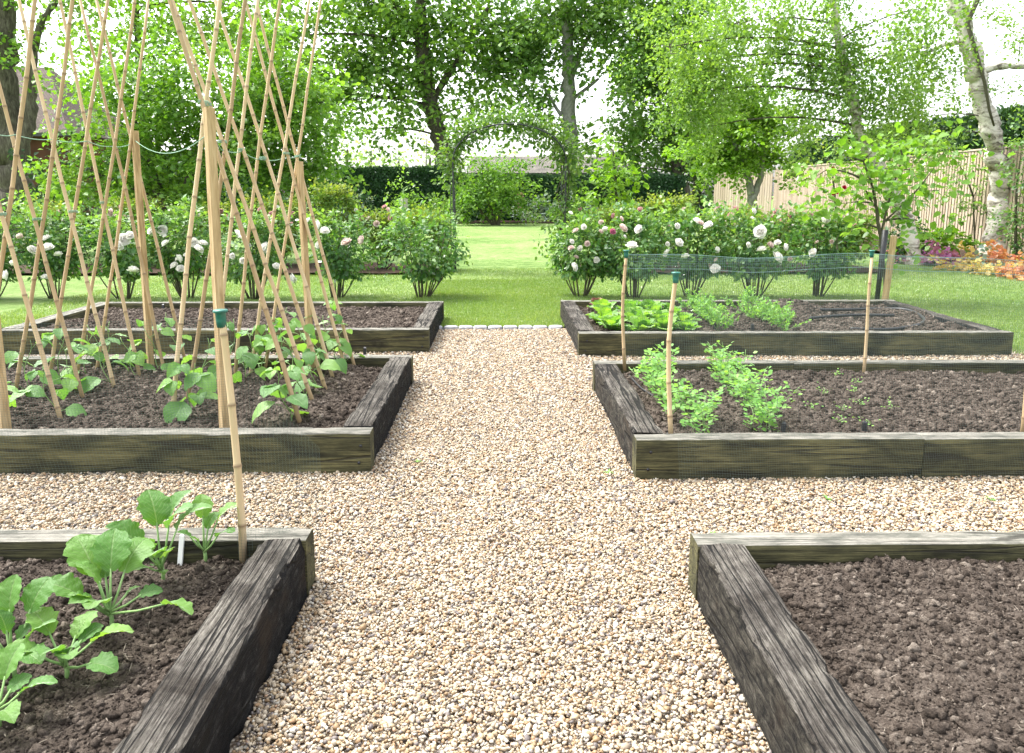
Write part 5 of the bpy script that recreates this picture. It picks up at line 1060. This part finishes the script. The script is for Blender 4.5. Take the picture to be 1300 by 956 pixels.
# far border planting
sheet('border_soil', -12, 10, 38.8, 42, .02, M['borderearth'], nx=80, ny=10, fn=lambda X, Y: .04 * fbm(np.stack([X, Y, 0 * X], -1).reshape(-1, 3), 2, 3, 2).reshape(X.shape) + .04)
FB = [(425, 'ash'), (445, 'silver'), (466, 'yew'), (487, 'ash'), (508, 'hazel'), (530, 'ash'), (552, 'hazel'), (572, 'ash'), (592, 'yew'), (672, 'silver'), (690, 'silver'), (708, 'ash'), (728, 'hazel'), (750, 'silver'), (770, 'ash'), (800, 'hazel'), (830, 'ash'), (855, 'rose')]
for i, (px, mt) in enumerate(FB):
    hh = random.uniform(10, 17); nb = 'left' if px < 560 else 'right'
    plant3d('border_plant', '%s border plant, %s from the left along the foot of the far hedge' % ({'ash': 'mid green', 'silver': 'silvery leaved', 'yew': 'dark green', 'hazel': 'light green', 'rose': 'deep green'}[mt], ORD[i] if i < 16 else ('seventeenth', 'eighteenth')[i - 16]), 'plant', 40, [[(px, 282, 3), (px, 282 - hh * .5, 2)]], [(px, 281 - hh * .6, 13, hh * .75, 14)], mt, 'greenstem', .16, 50, .65, seed=60 + i, limb=False, group='leafy plants in the far border', stemname='stem', droop=-.5)
fx = thing('foxglove', 'magenta foxglove spike beside the shrub under the arch', 'flower', tuple(V(661, 280, 39)[:2]) + (0,)); mb = MB(); tube(mb, [(0, 0, 0), (0, 0, 1.5)], .02, 5); mb.build('stem', M['greenstem'], fx)
mb = MB(); n = 60; rs = np.random.default_rng(4); P = np.stack([rs.normal(0, .06, n), rs.normal(0, .06, n), rs.uniform(.75, 1.5, n)], 1); leaves(mb, P, rs.normal(0, 1, (n, 3)) + np.array([0, 0, -1]), np.tile([0, -1., .3], (n, 1)), .14, .06, np.stack([rs.uniform(0, 1, n)] * 3, 1)); mb.build('blooms', PETAL['magenta'], fx)
# small post with a young climber
mb = MB(); a = np.array(V(513, 300, 22)); b = np.array(V(513, 252, 22)); a[2] = -.05; tube(mb, [a, b], .10, 4); tag(mb.build('garden_post', M['stone'], smooth=False), 'short pale square post on the lawn left of the arch', 'post')
plant3d('young_climber', 'thin young climber growing up at the short pale post', 'plant', 21.6, [[(511, 306, 1.5), (512, 240, 1.2)]], [(511, 240, 8, 10, 4), (505, 252, 6, 6, 2), (519, 236, 5, 5, 2)], 'hazel', 'greenstem', .09, 14, .3, seed=28, stemname='stem')
# stone trough at left
t = thing('stone_trough', 'grey stone trough on blocks glimpsed between the left canes', 'trough', tuple(V(142, 300, 18.5)[:2]) + (0,)); mb = MB(); box(mb, -.22, .22, -.2, .2, .86, 1.12); mb.build('basin', M['stone'], t, smooth=False)
for s in (-1, 1): mb = MB(); box(mb, s * .13 - .06, s * .13 + .06, -.15, .15, -.05, .857); mb.build('leg', M['stone'], t, smooth=False)
# a few weeds in the gravel
for k, (px, py) in enumerate([(530, 588), (905, 682), (236, 646), (1050, 635), (820, 440), (772, 602), (1258, 636)]):
    x, y, _ = G(px, py, 0); t = thing('weed', ['tiny weed in the gravel by the front corner of the bean bed', 'tiny weed in the gravel at the inner corner of the bare soil bed', 'tiny weed in the gravel behind the lower left bed', 'tiny weed in the gravel in front of the pea bed', 'tiny weed at the path end of the far right bed', 'tiny weed against the black sleeper of the pea bed', 'tiny weed in the gravel at the right edge'][k], 'weed', (x, y, 0)); st = MB(); lf = MB(); rs = np.random.default_rng(1700 + k)
    n = 7; a = rs.uniform(0, 6.28, n); D = np.stack([np.cos(a), np.sin(a), rs.uniform(.2, 1, n)], 1); leaves(lf, np.zeros((n, 3)) + [0, 0, .005], D, np.tile([0, 0, 1.], (n, 1)), rs.uniform(.015, .035, n), .005, np.stack([rs.uniform(0, 1, n)] * 3, 1)); tube(st, [(0, 0, -.01), (0, 0, .012)], .002, 4); st.build('stem', M['greenstem'], t); lf.build('leaves', LEAF['pea'], t)

# ---------------------------------------------------------------- light, sky, camera
EL, AZ = R(60), R(-62)     # sun behind the garden, a little left
w = bpy.data.worlds.new('World'); scene.world = w; w.use_nodes = True; nt = w.node_tree; nt.nodes.clear()
sky = nt.nodes.new('ShaderNodeTexSky'); sky.sky_type = 'NISHITA'; sky.sun_disc = False; sky.sun_elevation = EL; sky.sun_rotation = AZ; sky.air_density = 1.0; sky.dust_density = 4.0; sky.ozone_density = 1.0
hs = nt.nodes.new('ShaderNodeHueSaturation'); hs.inputs['Saturation'].default_value = .25; hs.inputs['Value'].default_value = 1.55
bg = nt.nodes.new('ShaderNodeBackground'); bg.inputs[1].default_value = .15; ow = nt.nodes.new('ShaderNodeOutputWorld')
nt.links.new(sky.outputs[0], hs.inputs['Color']); nt.links.new(hs.outputs[0], bg.inputs[0]); nt.links.new(bg.outputs[0], ow.inputs[0])
sun = bpy.data.lights.new('sun', 'SUN'); sun.energy = 1.9; sun.angle = R(16); sun.color = (1, .965, .91); so = bpy.data.objects.new('sun', sun); COL.objects.link(so)
d = Vector((math.sin(AZ) * math.cos(EL), math.cos(AZ) * math.cos(EL), math.sin(EL))); so.rotation_euler = (-d).to_track_quat('-Z', 'Y').to_euler(); so.location = (0, 0, 20)
cam = bpy.data.cameras.new('camera'); co = bpy.data.objects.new('camera', cam); COL.objects.link(co); scene.camera = co
cam.sensor_fit = 'HORIZONTAL'; cam.sensor_width = 36; cam.lens = 36 * F / 1300; cam.clip_end = 2000; cam.clip_start = .05
co.location = (0, 0, H); co.rotation_euler = (PI / 2 - TILT, 0, YAW)
cam.shift_y = -(478 - CY) / 1300
v = scene.view_settings; v.view_transform = 'Standard'; v.look = 'None'; v.gamma = 1; v.exposure = 1.6; v.use_curve_mapping = False
scene.render.engine = 'CYCLES'; c = scene.cycles; c.use_denoising = True; c.max_bounces = 8; c.diffuse_bounces = 4; c.transmission_bounces = 5; c.glossy_bounces = 2; c.transparent_max_bounces = 8
c.sample_clamp_indirect = 4; c.caustics_reflective = False; c.caustics_refractive = False
try: c.denoiser = 'OPENIMAGEDENOISE'; c.denoising_prefilter = 'ACCURATE'; c.denoising_input_passes = 'RGB_ALBEDO_NORMAL'
except Exception: pass
